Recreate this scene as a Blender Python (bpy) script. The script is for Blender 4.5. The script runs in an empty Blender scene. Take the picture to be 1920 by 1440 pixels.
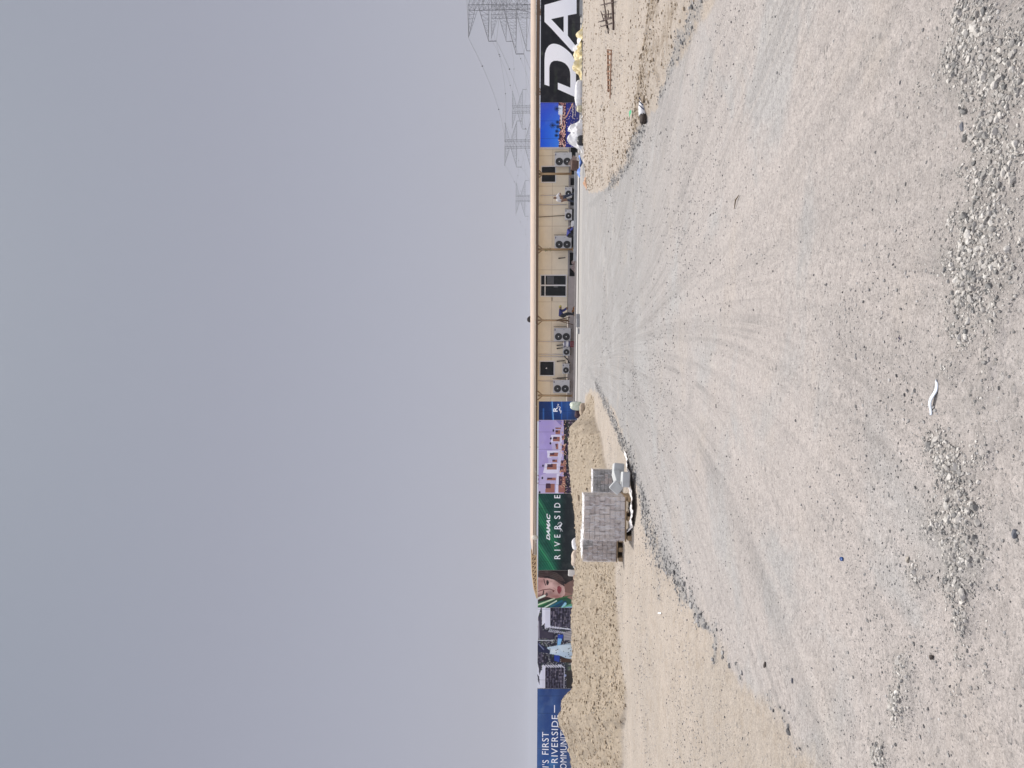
import bpy, bmesh, math, random
import numpy as np
from mathutils import Vector, Matrix, Euler

# ------------------------------------------------------------------ camera
scene = bpy.context.scene
COL = scene.collection
FPX, W, HH = 1440.0, 1440.0, 1920.0        # focal length and frame of the upright photo in its own pixels
EYE = np.array([0.0, 0.0, 1.6])
TH = math.atan(80.0/FPX); ROLL = 0.0085
D_ = np.array([0, math.cos(TH), math.sin(TH)])
RT = np.array([1.0, 0, 0]); UP = np.array([0, -math.sin(TH), math.cos(TH)])
EU = math.cos(ROLL)*RT + math.sin(ROLL)*UP
EV = math.sin(ROLL)*RT - math.cos(ROLL)*UP
cam_data = bpy.data.cameras.new('camera'); cam = bpy.data.objects.new('camera', cam_data); COL.objects.link(cam)
cam_data.sensor_width = 36.0; cam_data.lens = 27.0; cam_data.clip_start = 0.05; cam_data.clip_end = 9000
cm = Matrix(((EV[0], EU[0], -D_[0], 0), (EV[1], EU[1], -D_[1], 0), (EV[2], EU[2], -D_[2], EYE[2]), (0, 0, 0, 1)))
cam.matrix_world = cm                      # the phone was held on its side: the picture's left is up
scene.camera = cam

# ------------------------------------------------------------------ light
SUN_EL, SUN_AZ = math.radians(66), math.radians(12)
world = bpy.data.worlds.new("World"); scene.world = world; world.use_nodes = True
nt = world.node_tree; nt.nodes.clear()
out = nt.nodes.new('ShaderNodeOutputWorld'); bg = nt.nodes.new('ShaderNodeBackground')
sky = nt.nodes.new('ShaderNodeTexSky'); sky.sky_type = 'NISHITA'; sky.sun_disc = False
sky.sun_elevation = SUN_EL; sky.sun_rotation = SUN_AZ; sky.air_density = 1.0; sky.dust_density = 4.0; sky.ozone_density = 1.0; sky.altitude = 10
hsv = nt.nodes.new('ShaderNodeHueSaturation'); hsv.inputs['Saturation'].default_value = 0.55
geo_w = nt.nodes.new('ShaderNodeTexCoord'); sepw = nt.nodes.new('ShaderNodeSeparateXYZ'); nt.links.new(geo_w.outputs['Generated'], sepw.inputs[0])
ramp = nt.nodes.new('ShaderNodeValToRGB'); el = ramp.color_ramp.elements          # dusty sky: palest at the horizon, dull above, brightened overhead out of view to fill the shade
el[0].position = 0.0; el[0].color = (.335, .331, .392, 1); el[1].position = 1.0; el[1].color = (.85, .83, .80, 1)
for q_, c_ in ((.18, (.288, .290, .352)), (.40, (.236, .243, .299)), (.60, (.19, .213, .262)), (.75, (.55, .57, .62))): e_ = el.new(q_); e_.color = (*c_, 1)
nt.links.new(sepw.outputs['Z'], ramp.inputs[0])
back_fill = nt.nodes.new('ShaderNodeMapRange'); back_fill.interpolation_type = 'SMOOTHSTEP'; back_fill.inputs['From Min'].default_value = .25; back_fill.inputs['From Max'].default_value = -.7; back_fill.inputs['To Min'].default_value = 1.0; back_fill.inputs['To Max'].default_value = 3.0  # unseen sky behind the camera made brighter to fill the shaded fronts
nt.links.new(sepw.outputs['Y'], back_fill.inputs['Value'])
veil = nt.nodes.new('ShaderNodeMix'); veil.data_type = 'RGBA'; veil.blend_type = 'MULTIPLY'; veil.inputs[0].default_value = 1.0; nt.links.new(ramp.outputs[0], veil.inputs['A']); nt.links.new(back_fill.outputs[0], veil.inputs['B'])
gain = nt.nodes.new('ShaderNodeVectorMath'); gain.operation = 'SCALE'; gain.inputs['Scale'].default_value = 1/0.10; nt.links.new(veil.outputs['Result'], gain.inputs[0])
mixw = nt.nodes.new('ShaderNodeMix'); mixw.data_type = 'RGBA'; mixw.inputs['Factor'].default_value = 0.85
nt.links.new(sky.outputs[0], hsv.inputs['Color']); nt.links.new(hsv.outputs[0], mixw.inputs['A']); nt.links.new(gain.outputs[0], mixw.inputs['B'])
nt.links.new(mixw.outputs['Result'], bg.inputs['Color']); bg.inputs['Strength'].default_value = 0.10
nt.links.new(bg.outputs[0], out.inputs['Surface'])
HAZE = 0.00038
sv = Vector((math.sin(SUN_AZ)*math.cos(SUN_EL), math.cos(SUN_AZ)*math.cos(SUN_EL), math.sin(SUN_EL)))
sun_d = bpy.data.lights.new('sun', 'SUN'); sun_d.energy = 3.75; sun_d.angle = math.radians(0.6); sun_d.color = (1.0, 0.955, 0.9)
sun = bpy.data.objects.new('sun', sun_d); COL.objects.link(sun); sun.location = (0, 0, 60)
sun.rotation_mode = 'QUATERNION'; sun.rotation_quaternion = (-sv).to_track_quat('-Z', 'Y')
scene.view_settings.view_transform = 'Standard'; scene.view_settings.look = 'None'
scene.view_settings.exposure = 0.31; scene.view_settings.gamma = 1.0

rng = np.random.default_rng(7); random.seed(7)

# ------------------------------------------------------------------ geometry helpers
def ray(x, y):
    """direction through photo pixel (x, y); the photo lies on its side"""
    return D_*FPX + ((1440-y)-720)*EU + (x-960)*EV
def on_plane(x, y, Y0, s=0.0):
    d = ray(x, y); t = Y0/(d[1]-s*d[0]); p = EYE+d*t
    return Vector(p)
def on_ground(x, y, z=0.0):
    d = ray(x, y); t = (z-EYE[2])/d[2]; return Vector(EYE+d*t)
def project(X, Y, Z):
    px = np.stack([X, Y, Z-EYE[2]], -1); c = px@D_
    return 960+FPX*(px@EV)/c, 1440-(720+FPX*(px@EU)/c)

def hash2(ix, iy, seed):
    h = (ix.astype(np.int64)*374761393 + iy.astype(np.int64)*668265263 + seed*974711) & 0xffffffff
    h = ((h ^ (h >> 13))*1274126177) & 0xffffffff
    h = (h ^ (h >> 16)) & 0xffffff
    return h/float(0xffffff)
def vnoise(x, y, seed=0):
    ix = np.floor(x); iy = np.floor(y); fx = x-ix; fy = y-iy
    fx = fx*fx*(3-2*fx); fy = fy*fy*(3-2*fy)
    a = hash2(ix, iy, seed); b = hash2(ix+1, iy, seed); c = hash2(ix, iy+1, seed); d = hash2(ix+1, iy+1, seed)
    return (a*(1-fx)+b*fx)*(1-fy)+(c*(1-fx)+d*fx)*fy
def fbm(x, y, seed=0, o=4):
    s = 0; a = 0.5; t = 0
    for k in range(o):
        s = s+a*vnoise(x*2**k+17.3*k, y*2**k+5.1*k, seed+k); t += a; a *= .5
    return s/t-0.5
def sstep(a, b, x):
    t = np.clip((x-a)/(b-a), 0, 1); return t*t*(3-2*t)

# ------------------------------------------------------------------ materials
MATS = {}
def mat(name, rgb, rough=0.8, var=0.12, scale=6.0, bump=0.0, bscale=40.0, metal=0.0, spec=0.3, rgb2=None):
    if name in MATS: return MATS[name]
    m = bpy.data.materials.new(name); m.use_nodes = True; t = m.node_tree; b = t.nodes['Principled BSDF']
    b.inputs['Roughness'].default_value = rough; b.inputs['Metallic'].default_value = metal
    b.inputs['Specular IOR Level'].default_value = spec
    tc = t.nodes.new('ShaderNodeTexCoord'); n = t.nodes.new('ShaderNodeTexNoise')
    n.inputs['Scale'].default_value = scale; n.inputs['Detail'].default_value = 5; n.inputs['Roughness'].default_value = 0.65
    t.links.new(tc.outputs['Object'], n.inputs['Vector'])
    r = t.nodes.new('ShaderNodeMapRange'); r.inputs['From Min'].default_value = 0.3; r.inputs['From Max'].default_value = 0.7
    t.links.new(n.outputs['Fac'], r.inputs['Value'])
    mx = t.nodes.new('ShaderNodeMix'); mx.data_type = 'RGBA'
    c2 = rgb2 if rgb2 else tuple(max(0, c*(1-2*var)) for c in rgb)
    mx.inputs['A'].default_value = (*c2, 1); mx.inputs['B'].default_value = (*rgb, 1)
    t.links.new(r.outputs[0], mx.inputs['Factor']); t.links.new(mx.outputs['Result'], b.inputs['Base Color'])
    if bump:
        n2 = t.nodes.new('ShaderNodeTexNoise'); n2.inputs['Scale'].default_value = bscale; n2.inputs['Detail'].default_value = 4
        t.links.new(tc.outputs['Object'], n2.inputs['Vector'])
        bp = t.nodes.new('ShaderNodeBump'); bp.inputs['Strength'].default_value = bump; bp.inputs['Distance'].default_value = 0.02
        t.links.new(n2.outputs['Fac'], bp.inputs['Height']); t.links.new(bp.outputs[0], b.inputs['Normal'])
    MATS[name] = m; return m
def lin(c):
    c = np.asarray(c, float)/255.0
    return np.where(c <= 0.04045, c/12.92, ((c+0.055)/1.055)**2.4)
def S(r, g, b, k=1.0): return tuple(float(v)*k for v in lin((r, g, b)))

# ------------------------------------------------------------------ mesh builder
class MB:
    def __init__(s): s.v = []; s.f = []; s.m = []
    def add(s, vs, fs, mi=0):
        o = len(s.v); s.v += [tuple(v) for v in vs]; s.f += [tuple(i+o for i in f) for f in fs]; s.m += [mi]*len(fs)
    def box(s, c, d, rot=(0, 0, 0), bev=0.0, mi=0):
        R = Euler(rot).to_matrix(); hx, hy, hz = d[0]/2, d[1]/2, d[2]/2; c = Vector(c)
        if bev <= 0:
            vs = [R@Vector((x*hx, y*hy, z*hz))+c for z in (-1, 1) for y in (-1, 1) for x in (-1, 1)]
            s.add(vs, [(0, 2, 3, 1), (4, 5, 7, 6), (0, 1, 5, 4), (2, 6, 7, 3), (0, 4, 6, 2), (1, 3, 7, 5)], mi); return
        bm = bmesh.new(); bmesh.ops.create_cube(bm, size=1.0)
        for v in bm.verts: v.co = Vector((v.co.x*d[0], v.co.y*d[1], v.co.z*d[2]))
        bmesh.ops.bevel(bm, geom=list(bm.edges), offset=bev, segments=2, affect='EDGES', profile=0.5)
        bm.verts.index_update()
        s.add([R@v.co+c for v in bm.verts], [[v.index for v in f.verts] for f in bm.faces], mi); bm.free()
    def tube(s, pts, r, n=8, cap=True, mi=0):
        pts = [Vector(p) for p in pts]; rs = r if isinstance(r, (list, tuple)) else [r]*len(pts)
        vs = []; fs = []; prev = None
        for i, p in enumerate(pts):
            a = pts[max(i-1, 0)]; b = pts[min(i+1, len(pts)-1)]; t = (b-a).normalized()
            if prev is None:
                q = Vector((0, 0, 1)) if abs(t.z) < .9 else Vector((1, 0, 0)); x = t.cross(q).normalized()
            else:
                x = (prev-t*prev.dot(t)).normalized()
            prev = x; y = t.cross(x)
            for k in range(n):
                an = 2*math.pi*k/n; vs.append(p+(x*math.cos(an)+y*math.sin(an))*rs[i])
        for i in range(len(pts)-1):
            for k in range(n):
                k2 = (k+1) % n; fs.append((i*n+k, i*n+k2, (i+1)*n+k2, (i+1)*n+k))
        if cap: fs.append(tuple(range(n-1, -1, -1))); fs.append(tuple((len(pts)-1)*n+k for k in range(n)))
        s.add(vs, fs, mi)
    def lathe(s, prof, c, axis='z', n=20, mi=0):
        vs = []; fs = []
        for (r, h) in prof:
            for k in range(n):
                a = 2*math.pi*k/n; p = (r*math.cos(a), r*math.sin(a), h)
                if axis == 'y': p = (p[0], p[2], p[1])
                elif axis == 'x': p = (p[2], p[0], p[1])
                vs.append((p[0]+c[0], p[1]+c[1], p[2]+c[2]))
        for i in range(len(prof)-1):
            for k in range(n):
                k2 = (k+1) % n; fs.append((i*n+k, i*n+k2, (i+1)*n+k2, (i+1)*n+k))
        fs.append(tuple(range(n))); fs.append(tuple((len(prof)-1)*n+k for k in range(n)))
        s.add(vs, fs, mi)
    def prism(s, poly, depth, origin=(0, 0, 0), ax=(1, 0, 0), ay=(0, 0, 1), an=(0, 1, 0), mi=0):
        o = Vector(origin); ax, ay, an = Vector(ax), Vector(ay), Vector(an); n = len(poly)
        f = [o+ax*p[0]+ay*p[1] for p in poly]; b = [p+an*depth for p in f]
        s.add(f+b, [tuple(range(n)), tuple(range(2*n-1, n-1, -1))]+[(i, i+n, (i+1) % n+n, (i+1) % n) for i in range(n)], mi)
    def sheet(s, P, closed=False, mi=0):
        """P: rows x cols grid of points"""
        r, c = len(P), len(P[0]); vs = [p for row in P for p in row]; fs = []
        for i in range(r-1):
            for j in range(c-1): fs.append((i*c+j, i*c+j+1, (i+1)*c+j+1, (i+1)*c+j))
        s.add(vs, fs, mi)
    def build(s, name, m, parent=None, smooth=False, loc=None, rot=None):
        me = bpy.data.meshes.new(name); me.from_pydata(s.v, [], s.f)
        ms = m if isinstance(m, (list, tuple)) else [m]
        for q in ms: me.materials.append(q)
        if len(ms) > 1: me.polygons.foreach_set('material_index', s.m)
        bm = bmesh.new(); bm.from_mesh(me); bmesh.ops.recalc_face_normals(bm, faces=list(bm.faces)); bm.to_mesh(me); bm.free()
        if smooth: me.polygons.foreach_set('use_smooth', [True]*len(me.polygons))
        o = bpy.data.objects.new(name, me); COL.objects.link(o)
        if parent: o.parent = parent
        if loc is not None: o.location = loc
        if rot is not None: o.rotation_euler = rot
        return o
def tag(o, label=None, cat=None, group=None, kind=None):
    if label: o['label'] = label
    if cat: o['category'] = cat
    if group: o['group'] = group
    if kind: o['kind'] = kind
    return o
def thing(name, label, cat, loc=(0, 0, 0), rz=0.0, group=None):
    o = bpy.data.objects.new(name, None); COL.objects.link(o); o.location = loc; o.rotation_euler = (0, 0, rz)
    o.empty_display_size = 0.2
    return tag(o, label, cat, group)
def dup(root, loc, rz, label, scale=None):
    r = root.copy(); COL.objects.link(r); r.location = loc; r.rotation_euler = (0, 0, rz); r['label'] = label
    if scale: r.scale = scale
    for ch in list(root.children):
        c = ch.copy(); COL.objects.link(c); c.parent = r
        for g in list(ch.children):
            d = g.copy(); COL.objects.link(d); d.parent = c
    return r
def np_mesh(name, V, F, mats, attrs=None, smooth=False, flatcol=None):
    """V (n,3), F (m,k) all faces of k corners"""
    me = bpy.data.meshes.new(name); k = F.shape[1]
    me.vertices.add(len(V)); me.vertices.foreach_set('co', np.ascontiguousarray(V, dtype=np.float32).ravel())
    me.loops.add(F.size); me.loops.foreach_set('vertex_index', np.ascontiguousarray(F, dtype=np.int32).ravel())
    me.polygons.add(len(F)); me.polygons.foreach_set('loop_start', np.arange(0, F.size, k, dtype=np.int32))
    try: me.polygons.foreach_set('loop_total', np.full(len(F), k, dtype=np.int32))
    except Exception: pass
    me.polygons.foreach_set('use_smooth', np.full(len(F), smooth, dtype=bool))
    me.update(calc_edges=True)
    for m in mats: me.materials.append(m)
    for an, av in (attrs or {}).items():
        if av.ndim == 1:
            a = me.attributes.new(an, 'FLOAT', 'POINT'); a.data.foreach_set('value', av.astype(np.float32))
        elif av.shape[1] == 3:
            a = me.attributes.new(an, 'FLOAT_VECTOR', 'POINT'); a.data.foreach_set('vector', av.astype(np.float32).ravel())
        else:
            a = me.attributes.new(an, 'FLOAT_COLOR', 'CORNER'); a.data.foreach_set('color', av.astype(np.float32).ravel())
    me.validate()
    o = bpy.data.objects.new(name, me); COL.objects.link(o); return o

# ------------------------------------------------------------------ terrain
RP = [(-9, 4.6), (2, 4.2), (7.9, 3.95), (10.6, 4.35), (13, 4.55), (15.7, 4.75), (20, 5.2), (25, 6.3), (32, 8.0), (38, 9.4), (46, 15), (60, 22), (90, 60)]
LP = [(-9, -2.0), (2, -1.7), (3.8, -1.9), (5.3, -2.3), (6.6, -2.5), (8.2, -2.5), (10.5, -2.5), (14, -2.0), (15.4, -1.65), (20, -.8), (25.6, -.3), (33, -.2), (40, -.5), (47, -6), (60, -30), (90, -60)]
CREST = [(-500, .7, 30, 17), (-100, .8, 28, 17), (0, .78, 27, 17.5), (20, .80, 27, 17), (50, .95, 26, 17), (80, 1.2, 26, 17), (100, 1.32, 26, 16.6), (125, 1.18, 26, 16.5), (140, 1.0, 26, 16.5), (152, .82, 26, 16.5),
         (190, .82, 26, 17.5), (240, .88, 26, 18), (280, .88, 26, 18.5), (320, .80, 26, 19), (380, .72, 26, 19.5), (440, .70, 27, 19.5), (500, .80, 28.5, 20), (540, .84, 30, 21), (570, .90, 31, 23),
         (600, .92, 31.5, 24.5), (630, .88, 32, 26), (645, .82, 32, 28), (655, .55, 33, 29), (670, .25, 33, 30), (690, .08, 34, 31), (720, .0, 35, 33), (1500, 0, 35, 33)]
RPa = np.array(RP); LPa = np.array(LP); CRa = np.array(CREST)
def edges(X, Y):
    wob = 0.22*fbm(X*.9, Y*.9, 3, 3)+0.10*fbm(X*4, Y*4, 4, 2)
    dr = X-np.interp(Y, RPa[:, 0], RPa[:, 1])+wob*1.2      # >0 right verge
    dl = np.interp(Y, LPa[:, 0], LPa[:, 1])-X+wob*1.6      # >0 left verge
    return dr, dl
def berm(X, Y):
    u = 720+FPX*X/np.maximum(Y, 1.0)
    u = u+14*fbm(X*.6, Y*.6, 8, 3)
    hc = np.interp(u, CRa[:, 0], CRa[:, 1]); yc = np.interp(u, CRa[:, 0], CRa[:, 2]); yf = np.interp(u, CRa[:, 0], CRa[:, 3])
    yf = yf-.4+1.2*fbm(X*.5, Y*.0+3, 9, 2)
    f = np.clip((Y-yf)/(yc-yf), 0, 1); f = np.where(f < 1, f**0.62, 1)
    b = 1-sstep(yc+1.0, yc+7, Y)
    return hc*f*b, np.clip(f*14, 0, 1)*b*(hc > .05)
def height(X, Y):
    X = np.asarray(X, float); Y = np.asarray(Y, float)
    dr, dl = edges(X, Y)
    near = 1-sstep(44, 50, Y)
    h = 0.05*fbm(X*.22, Y*.22, 11, 3)*near
    road = (1-sstep(-.3, .2, dr))*(1-sstep(-.3, .2, dl))
    t = np.sqrt(np.abs(X-1)+.3)*np.sqrt(np.maximum(Y, .2)+.5)
    h = h+road*0.055*fbm(t*1.6, Y*.12, 21, 3)*near
    sr = sstep(-.05, .45, dr); sl = sstep(-.1, .7, dl)
    h = h+near*(0.11*sr+0.05*sl)
    h = h+near*sr*(0.10*fbm(X*1.5, Y*.5, 31, 4)+0.035*fbm(X*5, Y*3, 32, 3))
    rid = np.exp(-((X-(5.35+(Y-13)*-.42))/.55)**2)*sstep(9.5, 11, Y)*(1-sstep(15, 17, Y))
    h = h+rid*(0.07+0.13*fbm(X*5, Y*5, 33, 4))
    h = h+near*sl*(0.03*fbm(X*.9, Y*2.2, 35, 3)+0.010*fbm(X*7, Y*7, 36, 3))
    bz, bm_ = berm(X, Y)
    h = h+bz+bm_*(0.22*fbm(X*1.6, Y*1.6, 41, 4)+0.15*fbm(X*5, Y*5, 42, 3))*np.clip(bz*3, 0.15, 1)
    h = h+near*0.006*fbm(X*14, Y*14, 51, 2)
    return h
def gh(x, y): return float(height(np.array([x]), np.array([y]))[0])
def gpt(x, y):
    """ground point under a photo pixel, on the real relief"""
    p = on_ground(x, y)
    for _ in range(12):
        p = on_ground(x, y, gh(p.x, p.y))
    return p

# masks in photo pixels: polylines (x, y, half width px) of coarse gravel and dark grit
GRAVEL = [  # (x, y, rx, ry, strength)
    (1915, 60, 45, 70, 1), (1915, 180, 45, 70, .9), (1912, 300, 40, 70, .9), (1915, 420, 40, 60, .9), (1910, 520, 30, 50, .8), (1760, 420, 22, 60, .35), (1755, 150, 40, 90, .38), (1740, 960, 40, 120, .33), (1880, 900, 25, 90, .4),
    (1862, 40, 70, 60, 1), (1850, 140, 70, 80, 1), (1868, 240, 58, 80, 1), (1852, 330, 70, 60, .9), (1865, 420, 75, 60, 1), (1845, 500, 70, 60, 1), (1850, 570, 66, 55, 1), (1815, 620, 45, 50, .8), (1880, 610, 16, 60, .8),
    (1800, 420, 20, 35, .8), (1792, 690, 26, 35, .9), (1865, 675, 14, 45, .8), (1838, 740, 30, 50, .7), (1770, 830, 40, 40, .7), (1800, 880, 40, 55, .95), (1840, 850, 32, 50, .7), (1815, 955, 42, 55, 1), (1775, 985, 36, 40, .8), (1818, 1035, 44, 50, 1),
    (1722, 1085, 22, 45, .8), (1808, 1100, 36, 50, 1), (1812, 1165, 22, 55, .9), (1805, 1230, 22, 35, .6), (1790, 1300, 24, 60, .5), (1698, 1250, 22, 40, .9), (1690, 1320, 24, 55, 1), (1650, 1415, 22, 35, 1), (1845, 1280, 30, 50, .45), (1740, 1400, 40, 50, .4), (1740, 1330, 25, 60, .35)]
GRIT = [([(1185, 340, 9), (1235, 255, 13), (1285, 180, 16), (1330, 110, 16)], .34), ([(1235, 345, 9), (1275, 280, 13), (1310, 235, 14)], .34), ([(1270, 420, 16), (1300, 470, 22), (1290, 530, 18), (1270, 570, 10)], .34), ([(1196, 690, 5), (1198, 760, 6)], .42), ([(1235, 790, 14), (1250, 840, 20), (1240, 890, 14)], .34), ([(1380, 40, 18), (1340, 160, 18), (1320, 230, 14)], .30), ([(1450, 470, 10), (1475, 500, 14), (1480, 560, 12)], .30), ([(1330, 880, 10), (1345, 960, 12)], .26), ([(1530, 800, 10), (1545, 1000, 10)], .26), ([(1370, 620, 12), (1360, 680, 12)], .30),
     # dark grey grit seams along the road edges: (points (x, y, half width px), strength)
    ([(1108, 384, 5), (1127, 366, 5), (1152, 344, 5), (1174, 316, 6), (1192, 285, 7), (1204, 255, 7), (1215, 235, 5)], .95), ([(1236, 195, 3), (1252, 150, 4), (1264, 122, 6), (1280, 86, 7), (1298, 50, 8), (1322, 0, 8), (1350, -50, 8)], .85),
    ([(1104, 690, 3), (1119, 722, 3.5), (1138, 760, 4), (1154, 792, 4.5), (1170, 828, 5), (1186, 866, 5.5), (1199, 905, 6), (1210, 945, 7), (1222, 990, 11), (1234, 1030, 15), (1262, 1066, 12), (1285, 1105, 11), (1312, 1155, 12), (1338, 1182, 7)], 1.0),
    ([(1222, 1000, 9), (1228, 1050, 10), (1238, 1100, 8), (1246, 1130, 4)], .6), ([(1290, 1150, 5), (1296, 1180, 4)], .6), ([(1345, 1160, 4), (1346, 1200, 5), (1345, 1245, 3)], .8), ([(1352, 1212, 6), (1372, 1240, 8), (1392, 1256, 9), (1390, 1275, 5)], .75),
    ([(1300, 1040, 5), (1296, 1090, 5), (1300, 1100, 4)], .55), ([(1440, 1300, 16), (1472, 1335, 22), (1480, 1360, 14), (1500, 1400, 8)], .62), ([(1500, 1305, 14), (1488, 1350, 8)], .55), ([(1535, 1380, 10), (1545, 1420, 8)], .45),
    ([(1232, 1160, 7), (1230, 1220, 8), (1238, 1290, 8)], .42), ([(1255, 1210, 4), (1255, 1275, 5)], .42), ([(1100, 690, 4), (1110, 640, 4)], .4), ([(1188, 690, 7), (1196, 735, 7)], .5), ([(1252, 800, 20), (1262, 850, 20)], .28), ([(1262, 1000, 8), (1290, 1040, 8)], .5), ([(1092, 330, 5), (1092, 400, 6)], .5)]
def band(lst, px, py, X, Y, seed):
    w = 0.55*fbm(X*2.2, Y*2.2, seed, 3)+0.5*fbm(X*9, Y*9, seed+5, 2)
    g = np.zeros_like(px)
    for pts, s in lst:
        for (x0, y0, w0), (x1, y1, w1) in zip(pts, pts[1:]):
            dx, dy = x1-x0, y1-y0; t = np.clip(((px-x0)*dx+(py-y0)*dy)/(dx*dx+dy*dy), 0, 1)
            d = np.hypot(px-x0-t*dx, py-y0-t*dy)/(w0+(w1-w0)*t); g = np.maximum(g, s*np.exp(-.42*d*d))
    return np.clip((g+w*1.25-.32)*1.5, 0, 1)*(g > .08)
def blobs(lst, px, py, X, Y, seed):
    w = 0.55*fbm(X*3, Y*3, seed, 3)+0.45*fbm(X*11, Y*11, seed+5, 2)
    g = np.zeros_like(px)
    for (x, y, rx, ry, s) in lst:
        d = ((px-x)/rx)**2+((py-y)/ry)**2
        g = np.maximum(g, s*np.exp(-d*0.62))
    return np.clip((g+w*1.0-.36)*1.7, 0, 1)*(g > .06)

r1 = np.exp(np.linspace(math.log(1.15), math.log(66.0), 900))
rr = np.concatenate([[0.02, .3, .7], r1, np.exp(np.linspace(math.log(66.5), math.log(1700), 40))])
a1 = np.linspace(-32.5, 32.5, 860); aa = np.radians(np.concatenate([np.linspace(-180, -33.5, 60), a1, np.linspace(33.5, 180, 60)]))
RRg, AAg = np.meshgrid(rr, aa, indexing='ij'); GX = RRg*np.sin(AAg); GY = RRg*np.cos(AAg)
far = 1-sstep(60, 110, RRg)
GZ = height(GX, GY)*far
gx, gy = GX.ravel(), GY.ravel()
ppx, ppy = project(gx, np.where(gy > .5, gy, .5), 0*gx)
ppx = np.where(gy > .5, ppx, 99999)
dr, dl = edges(gx, gy)
grv = blobs(GRAVEL, ppx, ppy, gx, gy, 61); grit = band(GRIT, ppx, ppy, gx, gy, 71)
yard = sstep(47, 49, gy+.04*gx)*(1-sstep(75, 90, gy))
sand = np.clip(sstep(-.12, .12, dr)+sstep(-.25, .25, dl)*np.clip(sstep(3.0, 8.0, gy)+.35, 0, 1), 0, 1)*(1-yard)
sand = np.where(gy < .5, .5, sand); sand = np.maximum(sand, sstep(75, 100, RRg.ravel()))
bz, bmk = berm(gx, gy)
tt = np.sqrt(np.abs(gx-1)+.3)*np.sqrt(np.maximum(gy, .2)+.5)
trk = np.stack([tt, (gx-gy)*.1, 0*tt], -1)
churn = np.clip(np.exp(-((gx-(5.35+(gy-13)*-.42))/.75)**2)*(gy > 8)*(gy < 18)+.75*np.exp(-((gx-(5.0+(gy-9)*-.05))/.30)**2)*(gy > 7.5)*(gy < 12)+.5*np.clip(fbm(gx*.5, gy*.2, 91, 3)*4, 0, 1)*(dr > .3), 0, 1)
# coarse gravel lies in a low bank, grit in low windrows
GZ = GZ+(grv*0.030*far.ravel()+grit*0.02*(1-sstep(30, 40, gy))).reshape(GZ.shape)
nr, nc = GX.shape
idx = np.arange(nr*nc).reshape(nr, nc)
F = np.stack([idx[:-1, :-1].ravel(), idx[:-1, 1:].ravel(), idx[1:, 1:].ravel(), idx[1:, :-1].ravel()], 1)[:, ::-1]
GV = np.stack([gx, gy, GZ.ravel()], 1)

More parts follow.
